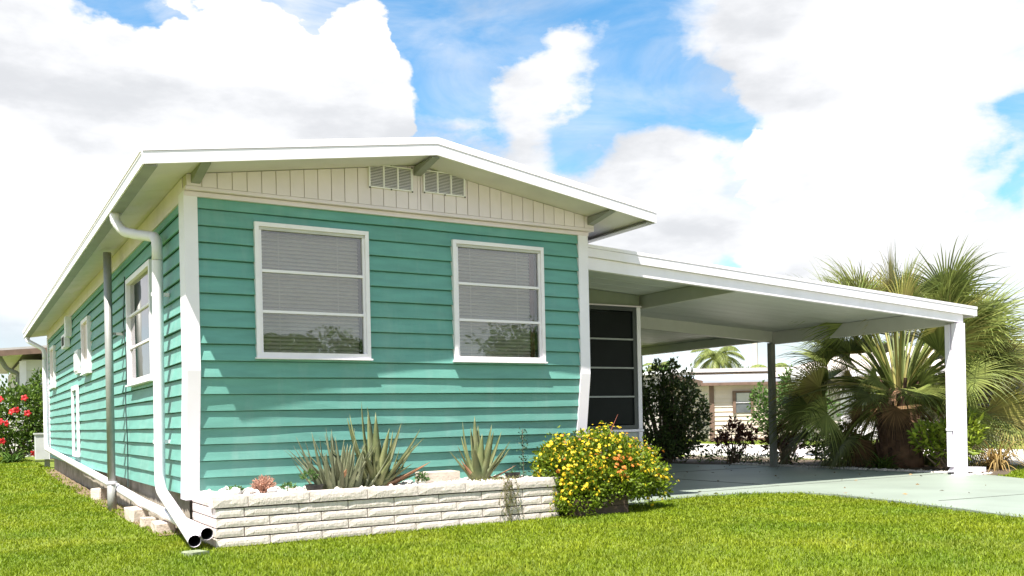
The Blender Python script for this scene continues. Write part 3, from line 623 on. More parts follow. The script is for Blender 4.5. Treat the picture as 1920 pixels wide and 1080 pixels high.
# ------------------------------------------------------------------ plants in the planter
ALOE = M('aloe_leaf', (.105, .135, .055), .5, .25, 9, .05, 30, rnd=.3, col2=(.19, .195, .09), spec=.35)
ALOED = M('dead_aloe_leaf', (.33, .13, .06), .7, .3, 9, .2, 20, rnd=.2, col2=(.42, .26, .16))
ALOEG = M('grey_aloe_leaf', (.12, .14, .078), .6, .25, 9, .05, 30, rnd=.35, col2=(.20, .205, .125))
def aloe_leaf(base, az, el, L_, w, bend, curl=0.0):
    n = 9; loops = []; p = Vector(base); e = el; a = az; st = L_ / n
    for k in range(n + 1):
        t = k / n; d = Vector((math.cos(a) * math.cos(e), math.sin(a) * math.cos(e), math.sin(e))); s = Vector((-math.sin(a), math.cos(a), 0)); u = s.cross(d) * -1
        ww = w * 1.5 * (1 - t) ** .8 * (1 + .35 * math.sin(min(t * 3, 1) * math.pi)) + .0012; th = ww * .22
        loops.append([p - s*ww*.5 + u*ww*.16, p - s*ww*.25 - u*th*.6, p - u*th, p + s*ww*.25 - u*th*.6, p + s*ww*.5 + u*ww*.16, p + u*th*.15])
        p = p + d * st; e += bend / n; a += curl / n
    return MB().loft(loops)
def aloe(label, c, specs, n_young, spread, mats, hl):
    t = thing('aloe_plant', label, 'aloe', c, 'aloes in the brick planter')
    for az, el, L_, w, bend, dead in specs:
        part('leaf', aloe_leaf((c[0] + .03 * math.cos(math.radians(az)), c[1] + .03 * math.sin(math.radians(az)), c[2]), math.radians(az), math.radians(el), L_, w, math.radians(bend), rng.normal(0, .15)), ALOED if dead else mats, t, True)
    for k in range(n_young):
        az = rng.uniform(0, 6.283); r = rng.uniform(.02, spread)
        part('leaf', aloe_leaf((c[0] + r * math.cos(az), c[1] + r * .5 * math.sin(az), c[2]), az, math.radians(rng.uniform(48, 86)), hl * rng.uniform(.5, 1), rng.uniform(.025, .045), math.radians(rng.uniform(-15, 22)), rng.normal(0, .2)), mats, t, True)
    return t
# azimuth 0 = +x (right), 270 = towards the lawn
big1 = [(100, 80, .66, .075, 5, 0), (170, 66, .66, .075, 18, 0), (195, 58, .66, .07, 18, 0), (20, 60, .60, .085, 12, 0), (300, 78, .52, .095, -4, 0), (250, 80, .62, .09, 6, 0), (60, 74, .66, .075, 10, 0), (350, 48, .62, .075, 12, 0),
        (10, 44, .62, .055, -4, 0), (140, 78, .74, .06, 12, 0), (90, 84, .70, .06, -5, 0), (330, 70, .5, .08, 14, 0), (225, 62, .42, .07, -10, 0), (280, 58, .34, .065, -15, 0), (318, 40, .36, .06, -10, 0), (350, 22, .50, .075, 6, 1), (4, 15, .46, .05, 4, 0), (335, 25, .40, .06, 5, 1), (5, 30, .34, .05, -20, 1)]
aloe('tall green aloe with broad upright leaves and orange dead leaf on its right', (1.42, -.30, .335), big1, 16, .12, ALOE, .55)
big0 = [(180, 52, .44, .05, -4, 0), (170, 62, .48, .05, 8, 0), (190, 38, .40, .05, 10, 0), (185, 24, .34, .04, -4, 0), (200, 70, .5, .05, 10, 0), (255, 60, .26, .06, -30, 1), (230, 55, .36, .05, -6, 0), (265, 66, .42, .055, 4, 0), (300, 74, .44, .055, 4, 0), (150, 75, .54, .045, 10, 0)]
aloe('dense greyish clump of narrow aloe leaves left of the tall aloe', (1.12, -.31, .335), big0, 52, .25, ALOEG, .52)
big2 = [(150, 72, .56, .075, 16, 0), (180, 66, .44, .065, 14, 0), (110, 82, .50, .08, 4, 0), (85, 84, .60, .075, -4, 0), (260, 80, .44, .095, 0, 0), (300, 70, .48, .085, 8, 0), (20, 70, .54, .075, 8, 0), (0, 60, .50, .07, 10, 0), (350, 48, .46, .06, 12, 0), (8, 38, .46, .045, 8, 0), (60, 76, .52, .07, 6, 0),
        (170, 48, .38, .05, 4, 0), (320, 58, .36, .075, -6, 0), (352, 18, .36, .045, 12, 1), (185, 55, .26, .05, -10, 1), (230, 66, .36, .08, -6, 0)]
aloe('shorter pale aloe growing by itself nearest the right end of the planter', (2.40, -.30, .335), big2, 9, .08, ALOE, .48)
# dry pink cushion, little pots, herbs and the creeper
def stems(c, r, n, rad, up=.4):
    mb = MB()
    for _ in range(n):
        d = unit(rng.normal(0, 1, 3) + np.array([0, 0, up])); d[2] = abs(d[2]); e = np.array(c) + d * np.array(r) * rng.uniform(.75, 1.08); m_ = np.array(c) + d * np.array(r) * .5 + rng.normal(0, .012, 3)
        mb.tube([c, m_, e], [rad, rad, rad * .7], 4)
    return mb
DP = thing('dry_cushion_plant', 'dry pinkish twiggy cushion plant among the white stones', 'dry plant', (.44, -.40, .37))
part('twigs', stems((.44, -.40, .375), (.115, .10, .125), 260, .0042), M('pink_twig', (.40, .22, .16), .9, .3, 30, island=.25), DP)
HERB = M('small_herb_leaf', (.09, .17, .045), .6, .3, 20, island=.3, trans=.3)
def herb_mesh(c, r, n, s, low=-.2): 
    P, d = blob_points(c, r, n, .3, .2, low); return big('foliage', *leaves(P, d, s, .55))
def bowl(c, r, h): return MB().lathe(c, [(r * .72, 0), (r * .95, h * .9), (r, h), (r * .93, h), (r * .88, h * .8), (.001, h * .75)], 16)
PT = thing('plant_pot', 'black plastic bowl with a leafy seedling left of the aloe clump', 'plant pot', (.84, -.43, .35), 'small pots in the planter')
part('bowl', bowl((.84, -.43, .352), .078, .055), BLACKP, PT, False); part('seedling', herb_mesh((.80, -.42, .46), (.06, .05, .06), 90, .03), HERB, PT)
P2 = thing('plant_pot', 'black plastic bowl with a bare sprig near the right end of the planter', 'plant pot', (2.68, -.42, .35), 'small pots in the planter')
part('bowl', bowl((2.68, -.42, .355), .075, .06), BLACKP, P2); part('sprig', stems((2.68, -.42, .41), (.05, .03, .06), 8, .003), HERB, P2)
part('handle', MB().tube([(2.64, -.42, .41), (2.70, -.40, .48), (2.75, -.41, .45), (2.752, -.42, .412)], .0018, 5), BLACKP, P2)
for nm, lb, c, r, n in (('herb_plant', 'little green herb sprouting right of the tall aloe', (1.80, -.38, .40), (.05, .04, .05), 110), ('weed_tuft', 'tiny green weed among the white stones near the corner', (.22, -.42, .40), (.05, .03, .02), 60),
                        ('herb_plant', 'small green sprout beside the black bowl at left', (.66, -.30, .385), (.06, .05, .03), 80), ('herb_plant', 'small green sprout behind the orange dead aloe leaf', (1.66, -.24, .50), (.03, .03, .05), 50)):
    h_ = thing(nm, lb, 'small plant', c, 'small plants in the planter'); part('foliage', herb_mesh(c, r, n, .028), HERB, h_); part('stem', MB().tube([(c[0], c[1], .34), (c[0] + .004, c[1], c[2] + .02)], .003, 5), HERB, h_)
CR = thing('creeper', 'wispy creeper trailing over the planter bricks below the smaller aloe', 'creeper', (2.50, -.69, .1)); mb = MB(); pts = []
for k in range(13):
    x = 2.50 + rng.normal(0, .05); z1 = rng.uniform(.30, .375); z0 = rng.uniform(.0, .14); p = [(x + rng.normal(0, .02), PYF + .06, .385), (x, PYF - .035, z1), (x + rng.normal(0, .03), PYF - .03, (z0 + z1) / 2), (x + rng.normal(0, .05), PYF - .028, z0)]
    mb.tube(p, .0018, 4); pts += [np.array(a) * (1 - t) + np.array(b) * t for a, b in zip(p[1:-1], p[2:]) for t in np.linspace(0, 1, 9)]
pts = np.array(pts); pts = np.concatenate([pts, np.stack([rng.uniform(2.2, 2.62, 160), rng.uniform(PYF - .01, PYF + .16, 160), rng.uniform(.372, .395, 160)], 1)])
VINE = M('creeper_leaf', (.16, .17, .06), .7, .3, 20, island=.3, trans=.3)
part('stems', mb, M('creeper_stem', (.2, .16, .09), .9), CR); part('foliage', big('foliage', *leaves(pts, rng.normal(0, 1, pts.shape), .02, .6)), VINE, CR)

# ------------------------------------------------------------------ lantana bush in its timber box
LB = thing('planter_box', 'dark weathered timber box under the yellow flowering bush', 'planter box', (3.4, -.55, 0))
for k in range(2): part('front_board', MB().box((3.10, -.80, .01 + k * .082), (3.68, -.775, .088 + k * .082)), WOOD, LB)
for x in (3.10, 3.655): part('end_board', MB().box((x, -.774, .01), (x + .025, -.30, .17)), WOOD, LB)
part('back_board', MB().box((3.126, -.325, .01), (3.654, -.30, .17)), WOOD, LB); part('soil', MB().box((3.126, -.774, .02), (3.654, -.326, .13)), SOIL, LB)
LA = thing('lantana_bush', 'rounded bush covered in yellow flowers at the right end of the planter', 'flowering bush', (3.4, -.55, .1))
SQ = lambda c, q: (3.60 + (c[0] - 3.60) * q, c[1], c[2])
lobes = [((3.55, -.52, .46), (.52, .36, .34), 3300), ((3.12, -.60, .40), (.34, .30, .28), 1700), ((4.02, -.50, .36), (.36, .30, .24), 1700), ((3.15, -.74, .20), (.30, .20, .20), 1000), ((3.6, -.72, .30), (.46, .22, .24), 1600), ((4.14, -.55, .24), (.28, .24, .17), 1000), ((3.0, -.52, .52), (.2, .2, .18), 500)]
lobes = [(SQ(c, .86), (r[0] * .9, r[1] * .95, r[2] * .95), n) for c, r, n in lobes]
VF = []; FP = []; FD = []; A0 = np.array([0, -.3, .7])
for c, r, n in lobes:
    P, d = blob_points(c, r, int(n * 1.25), .45, .15, -.75); P[:, 2] = np.maximum(P[:, 2], .02); VF.append(leaves(P, d * .8 + np.array([0, 0, .3]), .042, .55, .12, .6))
    P, d = blob_points(c, np.array(r) * 1.02, int(n * .21), .85, .15, -.35); k = rng.random(len(P)) < np.clip(.30 + .6 * d[:, 2] + .55 * np.sin(P[:, 0] * 17 + P[:, 2] * 11) * np.sin(P[:, 2] * 19 - P[:, 0] * 5), .06, 1); FP.append(P[k]); FD.append(d[k])
    for _ in range(14):                      # shoots that break the outline
        d0 = unit(rng.normal(0, 1, 3) + A0); q0 = np.array(c) + d0 * np.array(r) * rng.uniform(.9, 1.05); P = q0 + rng.normal(0, 1, (26, 3)) * (.035, .035, .045) ; VF.append(leaves(P, np.tile(d0, (26, 1)), .036, .5, .12, .6)); FP.append(q0[None] + d0 * .05 + rng.normal(0, .02, (2, 3))); FD.append(np.tile(d0, (2, 1)))
part('foliage', big('foliage', *join(*VF)), M('lantana_leaf', (.13, .20, .010), .55, .3, 12, island=.45, trans=.4, col2=(.19, .26, .015)), LA)
mb = MB()
for c, r, n in lobes:
    for _ in range(10):
        e = np.array(c) + unit(rng.normal(0, 1, 3) + [0, 0, .5]) * np.array(r) * .8; b = (3.4 + rng.normal(0, .12), -.55 + rng.normal(0, .08), .1)
        mb.tube([b, (np.array(b) + e) / 2 + rng.normal(0, .03, 3), e], [.008, .005, .002], 4)
part('branches', mb, STRAW, LA)
def heads(P, D, r):
    """small flower heads: a dome of petals facing outwards"""
    Vs, Fs, o = [], [], 0
    for p, d in zip(P, D):
        d = unit(d + np.array([-.2, -.4, .6]) * .5 + rng.normal(0, .25, 3)); s = unit(np.cross(d, [.3, .1, 1])); u = np.cross(d, s); rr = r * rng.uniform(.6, 1.25); n = 7
        V = [p + d * rr * .45]; 
        for k in range(n):
            a = 2 * math.pi * k / n; V += [p + (s * math.cos(a) + u * math.sin(a)) * rr, p + (s * math.cos(a + .45) + u * math.sin(a + .45)) * rr * .6 + d * rr * .12]
        Vs += V; Fs += [(o, o + 1 + k, o + 1 + (k + 1) % (2 * n)) for k in range(2 * n)]; o += 2 * n + 1
    return np.array(Vs), np.array(Fs)
FP = np.concatenate(FP); FD = np.concatenate(FD); og = (np.abs(FP[:, 0] - 3.62) < .16) & (np.abs(FP[:, 2] - .44) < .09) | (rng.random(len(FP)) < .05)
o = part('yellow_flowers', big('yellow_flowers', *heads(FP[~og], FD[~og], .0185)), M('yellow_petal', (.72, .50, .015), .6, .1, 20, island=.18, trans=.25), LA); o['kind'] = 'stuff'
o = part('orange_flowers', big('orange_flowers', *heads(FP[og], FD[og], .020)), M('orange_petal', (.62, .20, .03), .6, .1, 20, island=.2, trans=.25), LA); o['kind'] = 'stuff'
SP = thing('dark_sprig', 'thin dark leafy sprig standing against the siding left of the flowering bush', 'small plant', (2.93, -.2, .35))
part('foliage', big('foliage', *leaves(np.stack([2.93 + rng.normal(0, .018, 120), -.2 + rng.normal(0, .018, 120), rng.uniform(.36, .80, 120)], 1), rng.normal(0, 1, (120, 3)), .028, .6)), M('dark_sprig_leaf', (.04, .085, .045), .6, .3, island=.3), SP); part('stem', MB().tube([(2.93, -.2, .33), (2.925, -.2, .8)], .003, 5), STRAW, SP)
tw = thing('dead_twig', 'thin bare reddish twig sticking out above the yellow bush', 'twig', (3.72, -.45, .6)); part('stem', MB().tube([(3.66, -.45, .55), (3.78, -.45, .80), (3.85, -.45, .92)], [.004, .003, .001], 5), M('red_twig', (.3, .09, .06), .8), tw)

# ------------------------------------------------------------------ shrubs
def shrub(name, label, cat, c, lobes, leaf, mat, n_stem=9, width=.5, jit=.5, group=None, low=-.8, hollow=.35, stem_r=.018, upb=.3):
    t = thing(name, label, cat, c, group); VF = []; mb = MB()
    for lc, r, n in lobes:
        P, d = blob_points(np.array(c) + lc, r, n, hollow, .25, low); P[:, 2] = np.maximum(P[:, 2], c[2] + .02); VF.append(leaves(P, d * .8 + np.array([0, 0, upb]), leaf, width, .12, jit))
        for _ in range(n_stem):
            e = np.array(c) + lc + unit(rng.normal(0, 1, 3) + [0, 0, .4]) * np.array(r) * .75; b = np.array(c) + [rng.normal(0, .06), rng.normal(0, .06), 0]
            mb.tube([b, b * .45 + e * .55 + rng.normal(0, .04, 3), e], [stem_r, stem_r * .6, stem_r * .2], 5)
    part('foliage', big('foliage', *join(*VF)), mat, t); part('stems', mb, STRAW, t); return t
A = np.array
DKG = M('dark_shrub_leaf', (.05, .085, .025), .42, .3, 6, island=.5, trans=.25, col2=(.10, .145, .04))
shrub('evergreen_shrub', 'large dark glossy shrub beside the screened porch behind the carport slab', 'shrub', (10.08, 6.28, .0), [(A((-.25, .1, .75)), (.75, .6, .75), 2600), (A((.2, -.1, 1.15)), (.4, .4, .55), 1200), (A((-.55, .3, 1.25)), (.4, .4, .5), 1000), (A((.42, -.25, .55)), (.34, .3, .5), 1000), (A((-.05, .1, 1.6)), (.18, .18, .38), 350), (A((.42, -.25, 1.35)), (.13, .13, .40), 260), (A((-.55, .2, 1.65)), (.12, .12, .3), 200), (A((.15, -.1, 1.75)), (.09, .09, .3), 140), (A((.62, -.4, .9)), (.11, .11, .4), 230), (A((-.25, -.1, .3)), (.75, .5, .3), 1200)], .085, DKG, 10, .5)
CRO = M('croton_leaf', (.085, .022, .018), .45, .4, 9, island=.6, trans=.15, col2=(.15, .06, .025))
def croton(label, c, s, n):
    return shrub('croton_bush', label, 'croton', c, [(A((0, 0, .58)) * s, A((.30, .30, .22)) * s, n), (A((.22, -.12, .46)) * s, A((.17, .17, .16)) * s, n // 2), (A((-.2, .12, .44)) * s, A((.16, .16, .16)) * s, n // 2), (A((.04, 0, .78)) * s, A((.1, .1, .12)) * s, n // 4), (A((.30, -.18, .62)) * s, A((.10, .10, .16)) * s, n // 4)], .11 * s, CRO, 5, .42, .4, 'crotons in the planting bed', stem_r=.014)
croton('red leaved croton on thin stems standing clear left of the grey carport post', (10.62, 5.0, 0), .92, 190)
croton('shaded dark red croton low behind the grey carport post', (10.72, 3.9, 0), .85, 260)
LIME = M('lime_bush_leaf', (.10, .20, .03), .5, .3, 6, island=.4, trans=.35, col2=(.16, .27, .05))
MIDG = M('mid_green_leaf', (.06, .13, .025), .5, .3, 6, island=.4, trans=.3, col2=(.1, .18, .03))
shrub('hedge_bush', 'bright green bush behind the grey carport post', 'bush', (13.35, 6.25, 0), [(A((0, 0, .8)), (.55, .55, .7), 1700), (A((.4, -.4, .9)), (.45, .4, .6), 1100), (A((-.45, .3, 1.0)), (.22, .22, .6), 420), (A((.2, 0, 1.5)), (.3, .3, .35), 400)], .09, MIDG, 6, .5)
shrub('low_dark_bush', 'low dark bush under the palm fronds left of the palm trunk', 'bush', (10.85, 3.0, 0), [(A((0, 0, .36)), (.36, .36, .3), 700), (A((.15, -.2, .52)), (.22, .22, .2), 300)], .075, DKG, 6, .5)
YG = M('yellow_green_leaf', (.16, .25, .02), .5, .3, 6, island=.4, trans=.4, col2=(.27, .32, .03))
shrub('yellow_green_shrub', 'bright yellow green shrub behind the white carport post', 'shrub', (10.62, .62, 0), [(A((0, 0, .45)), (.3, .3, .34), 420), (A((.22, -.05, .62)), (.22, .2, .24), 260), (A((-.28, .2, .48)), (.24, .2, .24), 240)], .12, YG, 6, .36)
shrub('low_weeds', 'low green weeds along the pebble edge beside the croton', 'bush', (10.5, 5.9, 0), [(A((.2, -.6, .12)), (.5, .6, .12), 500), (A((.4, -1.6, .1)), (.4, .7, .1), 400)], .06, MIDG, 0, .4)
def litter():
    P = np.stack([rng.uniform(5.2, 10.0, 70), rng.uniform(-1.8, 5.5, 70), np.full(70, .027)], 1); P = P[inpoly(P[:, 0], P[:, 1], DRIVE)]
    d = rng.normal(0, 1, P.shape); d[:, 2] = .05; return big('fallen_leaves', *leaves(P, d, .06, .4, .05, .02))
struct('fallen_leaves', litter(), M('fallen_leaf', (.20, .13, .06), .8, .3, 9, island=.4), 'stuff', 'scattered dry leaves on the driveway and carport slab')
# arching dry grass and fern
def strap_plant(name, label, cat, c, n, L_, w, mat, el=(25, 80), droop=1.6, az=None):
    t = thing(name, label, cat, c); Vs, Fs, o = [], [], 0
    for _ in range(n):
        a = rng.uniform(0, 6.283) if az is None else math.radians(rng.uniform(*az)); e = math.radians(rng.uniform(*el)); p = A(c) + [rng.normal(0, .05), rng.normal(0, .05), 0]; l = L_ * rng.uniform(.6, 1.1); s = A((-math.sin(a), math.cos(a), 0)) * w / 2; k_ = 7
        for k in range(k_ + 1):
            f = max(.05, 1 - (k / k_) ** 2); Vs += [p - s * f, p + s * f]
            if k: Fs.append((o + 2*k - 2, o + 2*k - 1, o + 2*k + 1, o + 2*k))
            p = p + A((math.cos(a) * math.cos(e), math.sin(a) * math.cos(e), math.sin(e))) * l / k_; e -= droop / k_ * rng.uniform(.7, 1.3); p[2] = max(p[2], c[2] + .015)
        o += 2 * (k_ + 1)
    part('leaves', big('leaves', A(Vs), A(Fs)), mat, t); return t
strap_plant('dry_grass_clump', 'arching clump of straw coloured dry grass right of the white carport post', 'grass clump', (11.55, .55, .0), 130, .95, .022, M('straw_blade', (.30, .19, .07), .7, .3, 6, island=.35, trans=.3, col2=(.36, .27, .10)), (35, 85), 2.4)
strap_plant('fern', 'low fern spreading at the foot of the palm trunk', 'fern', (10.55, 1.75, .0), 80, .55, .03, M('fern_leaf', (.06, .12, .02), .6, .3, 6, island=.4, trans=.3, col2=(.11, .17, .025)), (20, 70), 1.4)

# ------------------------------------------------------------------ palms
FROND = M('palm_frond', (.14, .185, .045), .5, .3, 5, island=.4, trans=.38, col2=(.25, .28, .075), spec=.4, rnd=.25)
FRONDY = M('yellowing_frond', (.30, .29, .075), .55, .3, 5, island=.35, trans=.3, col2=(.30, .25, .09), rnd=.25)
FRONDB = M('brown_frond', (.17, .10, .045), .8, .3, 5, island=.35, trans=.15, rnd=.25)
BOOT = M('palm_boot', (.105, .058, .038), .9, .35, 12, .4, 30, rnd=.3)
def fan_frond(base, az, el, pl, fr, droop=.5, nl=50, span=3.6):
    """costapalmate leaf: petiole, then a folded fan of leaflets with hanging tips"""
    base = A(base, float); Vs, Fs = [], []
    d = A((math.cos(az) * math.cos(el), math.sin(az) * math.cos(el), math.sin(el))); p = base.copy(); e = el; path = [p.copy()]
    for k in range(5):
        e -= droop * .22; d = A((math.cos(az) * math.cos(e), math.sin(az) * math.cos(e), math.sin(e))); p = p + d * pl / 5; path.append(p.copy())
    mb = MB().tube(path, [.028, .024, .02, .017, .014, .011], 5); Vs += mb.v; Fs += mb.f
    s = A((-math.sin(az), math.cos(az), 0.)); u = np.cross(s, d) * -1; roll = rng.normal(0, .8); s, u = s * math.cos(roll) + u * math.sin(roll), u * math.cos(roll) - s * math.sin(roll)
    for i in range(nl):
        t = (i / (nl - 1) - .5) * 2 * span / 2; l = fr * rng.uniform(.8, 1.05) * (1 - .22 * abs(t) / (span / 2)) * rng.uniform(.85, 1.1)
        dd = unit(d * math.cos(t) + s * math.sin(t) + u * .18 * abs(math.sin(t))); side = unit(np.cross(dd, u)) ; q = p + d * .03 * (1 - abs(t)); n = 6; o = len(Vs); w = .022 * fr
        hang = rng.uniform(.8, 3.2)
        for k in range(n + 1):
            r_ = k / n; ww = w * (1 - r_ ** 1.6) * (.5 + .8 * min(1, r_ * 2.5)) + .0015
            Vs += [tuple(q - side * ww * .5), tuple(q + side * ww * .5)]
            if k: Fs.append((o + 2*k - 2, o + 2*k - 1, o + 2*k + 1, o + 2*k))
            g_ = A((0, 0, -1.)) * hang * max(0, r_ - .25) ** 1.3 * .6; q = q + (dd + g_) / max(1, np.linalg.norm(dd + g_)) * l / n
    return MB().add(Vs, Fs)
def fan_palm(name, label, c, fronds, boots=26, th=1.0, tr=.30):
    t = thing(name, label, 'palm tree', c)
    prof = [(tr * 1.15, -.03), (tr * 1.1, .15), (tr * .98, th * .5), (tr * .85, th * .9), (tr * .5, th * 1.1)]
    part('trunk', MB().lathe(c, prof, 18), M('palm_trunk', (.15, .085, .05), .95, .4, 9, .6, 20), t, True)
    for k in range(boots * 2):                                   # split leaf bases criss-crossing the trunk
        a = k * 2.4; z = c[2] + .1 + th * (k / boots / 2) * .95; r0 = tr * (1.02 - .1 * k / boots)
        b = A((c[0] + r0 * math.cos(a), c[1] + r0 * math.sin(a), z)); e_ = b + A((math.cos(a + .25) * .045, math.sin(a + .25) * .045, rng.uniform(.15, .30)))
        part('boot', MB().beam(b, e_, rng.uniform(.04, .08), .03, (math.cos(a), math.sin(a), .2)), BOOT, t)
    for az, el, pl, fr, dr, kind in fronds:
        em = el - dr * .7; tx = c[0] + math.cos(az) * math.cos(em) * (pl + fr); tz = c[2] + th + math.sin(em) * (pl + fr)
        if tx < 10.5 and pl > .7 and 1.5 < tz < 2.95 and th > .9: continue          # cut back where the carport roof is in the way
        b = A(c) + [.12 * math.cos(az), .12 * math.sin(az), th * (.95 + .1 * max(0, el))]
        part('frond', fan_frond(b, az, el, pl, fr, dr), (FROND, FRONDY, FRONDB)[kind], t)
    return t
fr_ = []
for k in range(72):
    e_ = rng.uniform(38, 84)
    if e_ < 58 and abs((k * 2.39996 - 3.77 + math.pi) % (2 * math.pi) - math.pi) < .7: continue
    fr_.append((k * 2.39996 + rng.normal(0, .15), math.radians(e_), rng.uniform(1.0, 1.45) + .3 * max(0, (e_ - 55) / 30), rng.uniform(.9, 1.15), .35, 1 if rng.random() < .22 else 0))
for k in range(26):
    if abs((k * 2.39996 + .7 - 3.77 + math.pi) % (2 * math.pi) - math.pi) < .75: continue
    fr_.append((k * 2.39996 + .7 + rng.normal(0, .2), math.radians(rng.uniform(12, 45)), rng.uniform(1.0, 1.45), rng.uniform(.85, 1.05), .7, 1 if rng.random() < .3 else 0))
for k in range(20):
    if abs((k * 2.39996 + 1.3 - 3.77 + math.pi) % (2 * math.pi) - math.pi) < .9: continue
    fr_.append((k * 2.39996 + 1.3, math.radians(rng.uniform(-35, 5)), rng.uniform(.7, 1.15), rng.uniform(.75, .95), .9, 2 if rng.random() < .45 else 0))
for az_, e_, p_, f_ in ((146, 30, 1.5, .8), (158, 25, 1.5, .85), (150, 8, 1.5, .9), (140, 18, 1.4, .85), (166, 18, 1.3, .8), (160, -8, 1.2, .8)): fr_.append((math.radians(az_), math.radians(e_), p_, f_, .8, 0))
for k in range(22): fr_.append((k * 2.39996 + .9, math.radians(rng.uniform(5, 60)), rng.uniform(.3, .65), rng.uniform(.6, .8), .9, 2 if rng.random() < .5 else 0))
for k in range(14): fr_.append((k * 2.39996 + .3, math.radians(rng.uniform(55, 82)), rng.uniform(1.15, 1.5), rng.uniform(.9, 1.1), .3, 1 if k % 2 else 0))
for k in range(16): fr_.append((rng.uniform(-1.2, .3), rng.uniform(.15, 1.0), rng.uniform(1.1, 1.7), 1.05, .7, 1 if rng.random() < .6 else 0))
fan_palm('fan_palm', 'big shaggy fan palm with fibrous brown trunk behind the carport', (11.25, 1.95, 0), fr_, 40, 1.15, .31)
def pinnate_palm(name, label, c, h, n, L_, tr=.12):
    t = thing(name, label, 'palm tree', c, 'palms on the skyline')
    part('trunk', MB().tube([(c[0], c[1], c[2] - .1), (c[0] + .1, c[1], c[2] + h * .5), (c[0], c[1], c[2] + h)], [tr * 1.3, tr, tr * .8], 8), STRAW, t, True)
    for k in range(n):
        az = k * 2.4; e = math.radians(75 - 80 * k / n); p = A((c[0], c[1], c[2] + h)); Vs, Fs = [], []; m_ = 14
        for j in range(m_):
            d = A((math.cos(az) * math.cos(e), math.sin(az) * math.cos(e), math.sin(e))); s = A((-math.sin(az), math.cos(az), 0)); q = p + d * L_ / m_; o = len(Vs)
            Vs += [tuple(p - s * .02), tuple(p + s * .02), tuple(q + s * .02), tuple(q - s * .02)]; Fs.append((o, o+1, o+2, o+3))
            ll = L_ * .38 * math.sin(math.pi * (j + 1.5) / (m_ + 2))
            for sg in (-1, 1):
                for h_ in (0, .5):
                    b = p * (1 - h_) + q * h_; o = len(Vs); tip = b + s * sg * ll * .75 + d * ll * .5 + A((0, 0, -ll * .45)); mid = (b + tip) / 2 + A((0, 0, ll * .12))
                    Vs += [tuple(b), tuple(mid + d * .045), tuple(tip), tuple(mid - d * .045)]; Fs.append((o, o+1, o+2, o+3))
            p = q; e -= 2.0 / m_
        part('frond', MB().add(Vs, Fs), FROND, t)
    return t
pinnate_palm('feather_palm', 'feathery palm rising above the neighbouring roofs under the carport', (37.0, 33.4, 0), 4.3, 16, 1.9, .16)
pinnate_palm('feather_palm', 'tiny distant palm top left of the feathery palm on the skyline', (36, 37.6, 0), 3.9, 11, 1.2, .14)
pinnate_palm('feather_palm', 'low distant palm just right of the feathery palm on the skyline', (40.5, 32.5, 0), 3.4, 12, 1.6, .14)

# ------------------------------------------------------------------ hibiscus and the left background
HIBL = M('hibiscus_leaf', (.065, .13, .018), .45, .3, 6, island=.45, trans=.3, col2=(.14, .21, .03))
HB = shrub('hibiscus_bush', 'leafy hibiscus hedge with red flowers beyond the far corner of the home', 'hibiscus', (-.35, 19.2, .1), [(A((0, 0, 1.15)), (1.0, .8, .85), 3000), (A((.75, .2, 1.2)), (.6, .6, .85), 1500), (A((-.9, 0, 1.0)), (.8, .7, .8), 1600), (A((.6, 0, 1.95)), (.25, .25, .4), 300), (A((0, -.2, .45)), (1.4, .6, .4), 1500)], .11, HIBL, 8, .55)
mb = MB()
for k in range(5):
    a = 2 * math.pi * k / 5; c_, s_ = math.cos(a), math.sin(a); mb.add([(0, 0, 0), (.06*c_ - .045*s_, .06*s_ + .045*c_, .03), (.12*c_ - .02*s_, .12*s_ + .02*c_, .01), (.12*c_ + .03*s_, .12*s_ - .03*c_, .0), (.06*c_ + .045*s_, .06*s_ - .045*c_, .03)], [(0, 4, 3, 2, 1)])
mb.tube([(0, 0, 0), (0, 0, .1)], .008, 5); fme = mb.mesh('flower'); fme.materials.append(M('red_petal', (.62, .025, .03), .5, .1, trans=.25, rnd=.15))
for px, pz in ((-.72, 1.55), (-.18, 1.58), (.42, 1.50), (-.36, 1.28), (-.47, 1.24), (-.12, 1.2), (.62, 1.05), (-.58, .95), (-.72, 1.0), (.15, .62), (-.68, .52), (0, .2)):
    y = 19.2 - .78 - rng.uniform(0, .15); o = link('flower', fme, None, (px, y, pz + .12)); o.rotation_euler = (math.radians(75 + rng.normal(0, 15)), 0, rng.normal(0, .4)); o.scale = (.72, .72, .72); attach(o, HB)
strap_plant('strap_leaf_clump', 'strappy dark undergrowth below the red hibiscus', 'undergrowth', (-.5, 17.9, .1), 90, .7, .035, MIDG, (15, 60), 1.2)
NB = thing('neighbour_home', 'pale neighbouring home with brown fascia beyond the hibiscus', 'house', (2, 29, 0))
NW = M('neighbour_wall', (.62, .60, .55), .7, .05, 3); BRF = M('brown_fascia', (.16, .10, .075), .7, .2, 5)
part('wall', MB().box((.10, 24.3, 0), (4.2, 34, 3.05)), NW, NB)
for k in range(9): part('siding_board', MB().prism([(.12, 24.27, .4 + k*.29), (4.2, 24.27, .4 + k*.29), (4.2, 24.299, .4 + k*.29), (.12, 24.299, .4 + k*.29)], [(.12, 24.29, .67 + k*.29), (4.2, 24.29, .67 + k*.29), (4.2, 24.299, .67 + k*.29), (.12, 24.299, .67 + k*.29)]), NW, NB)
part('corner_trim', MB().box((.02, 24.24, 0), (.2, 24.4, 3.0)), WHITE, NB)
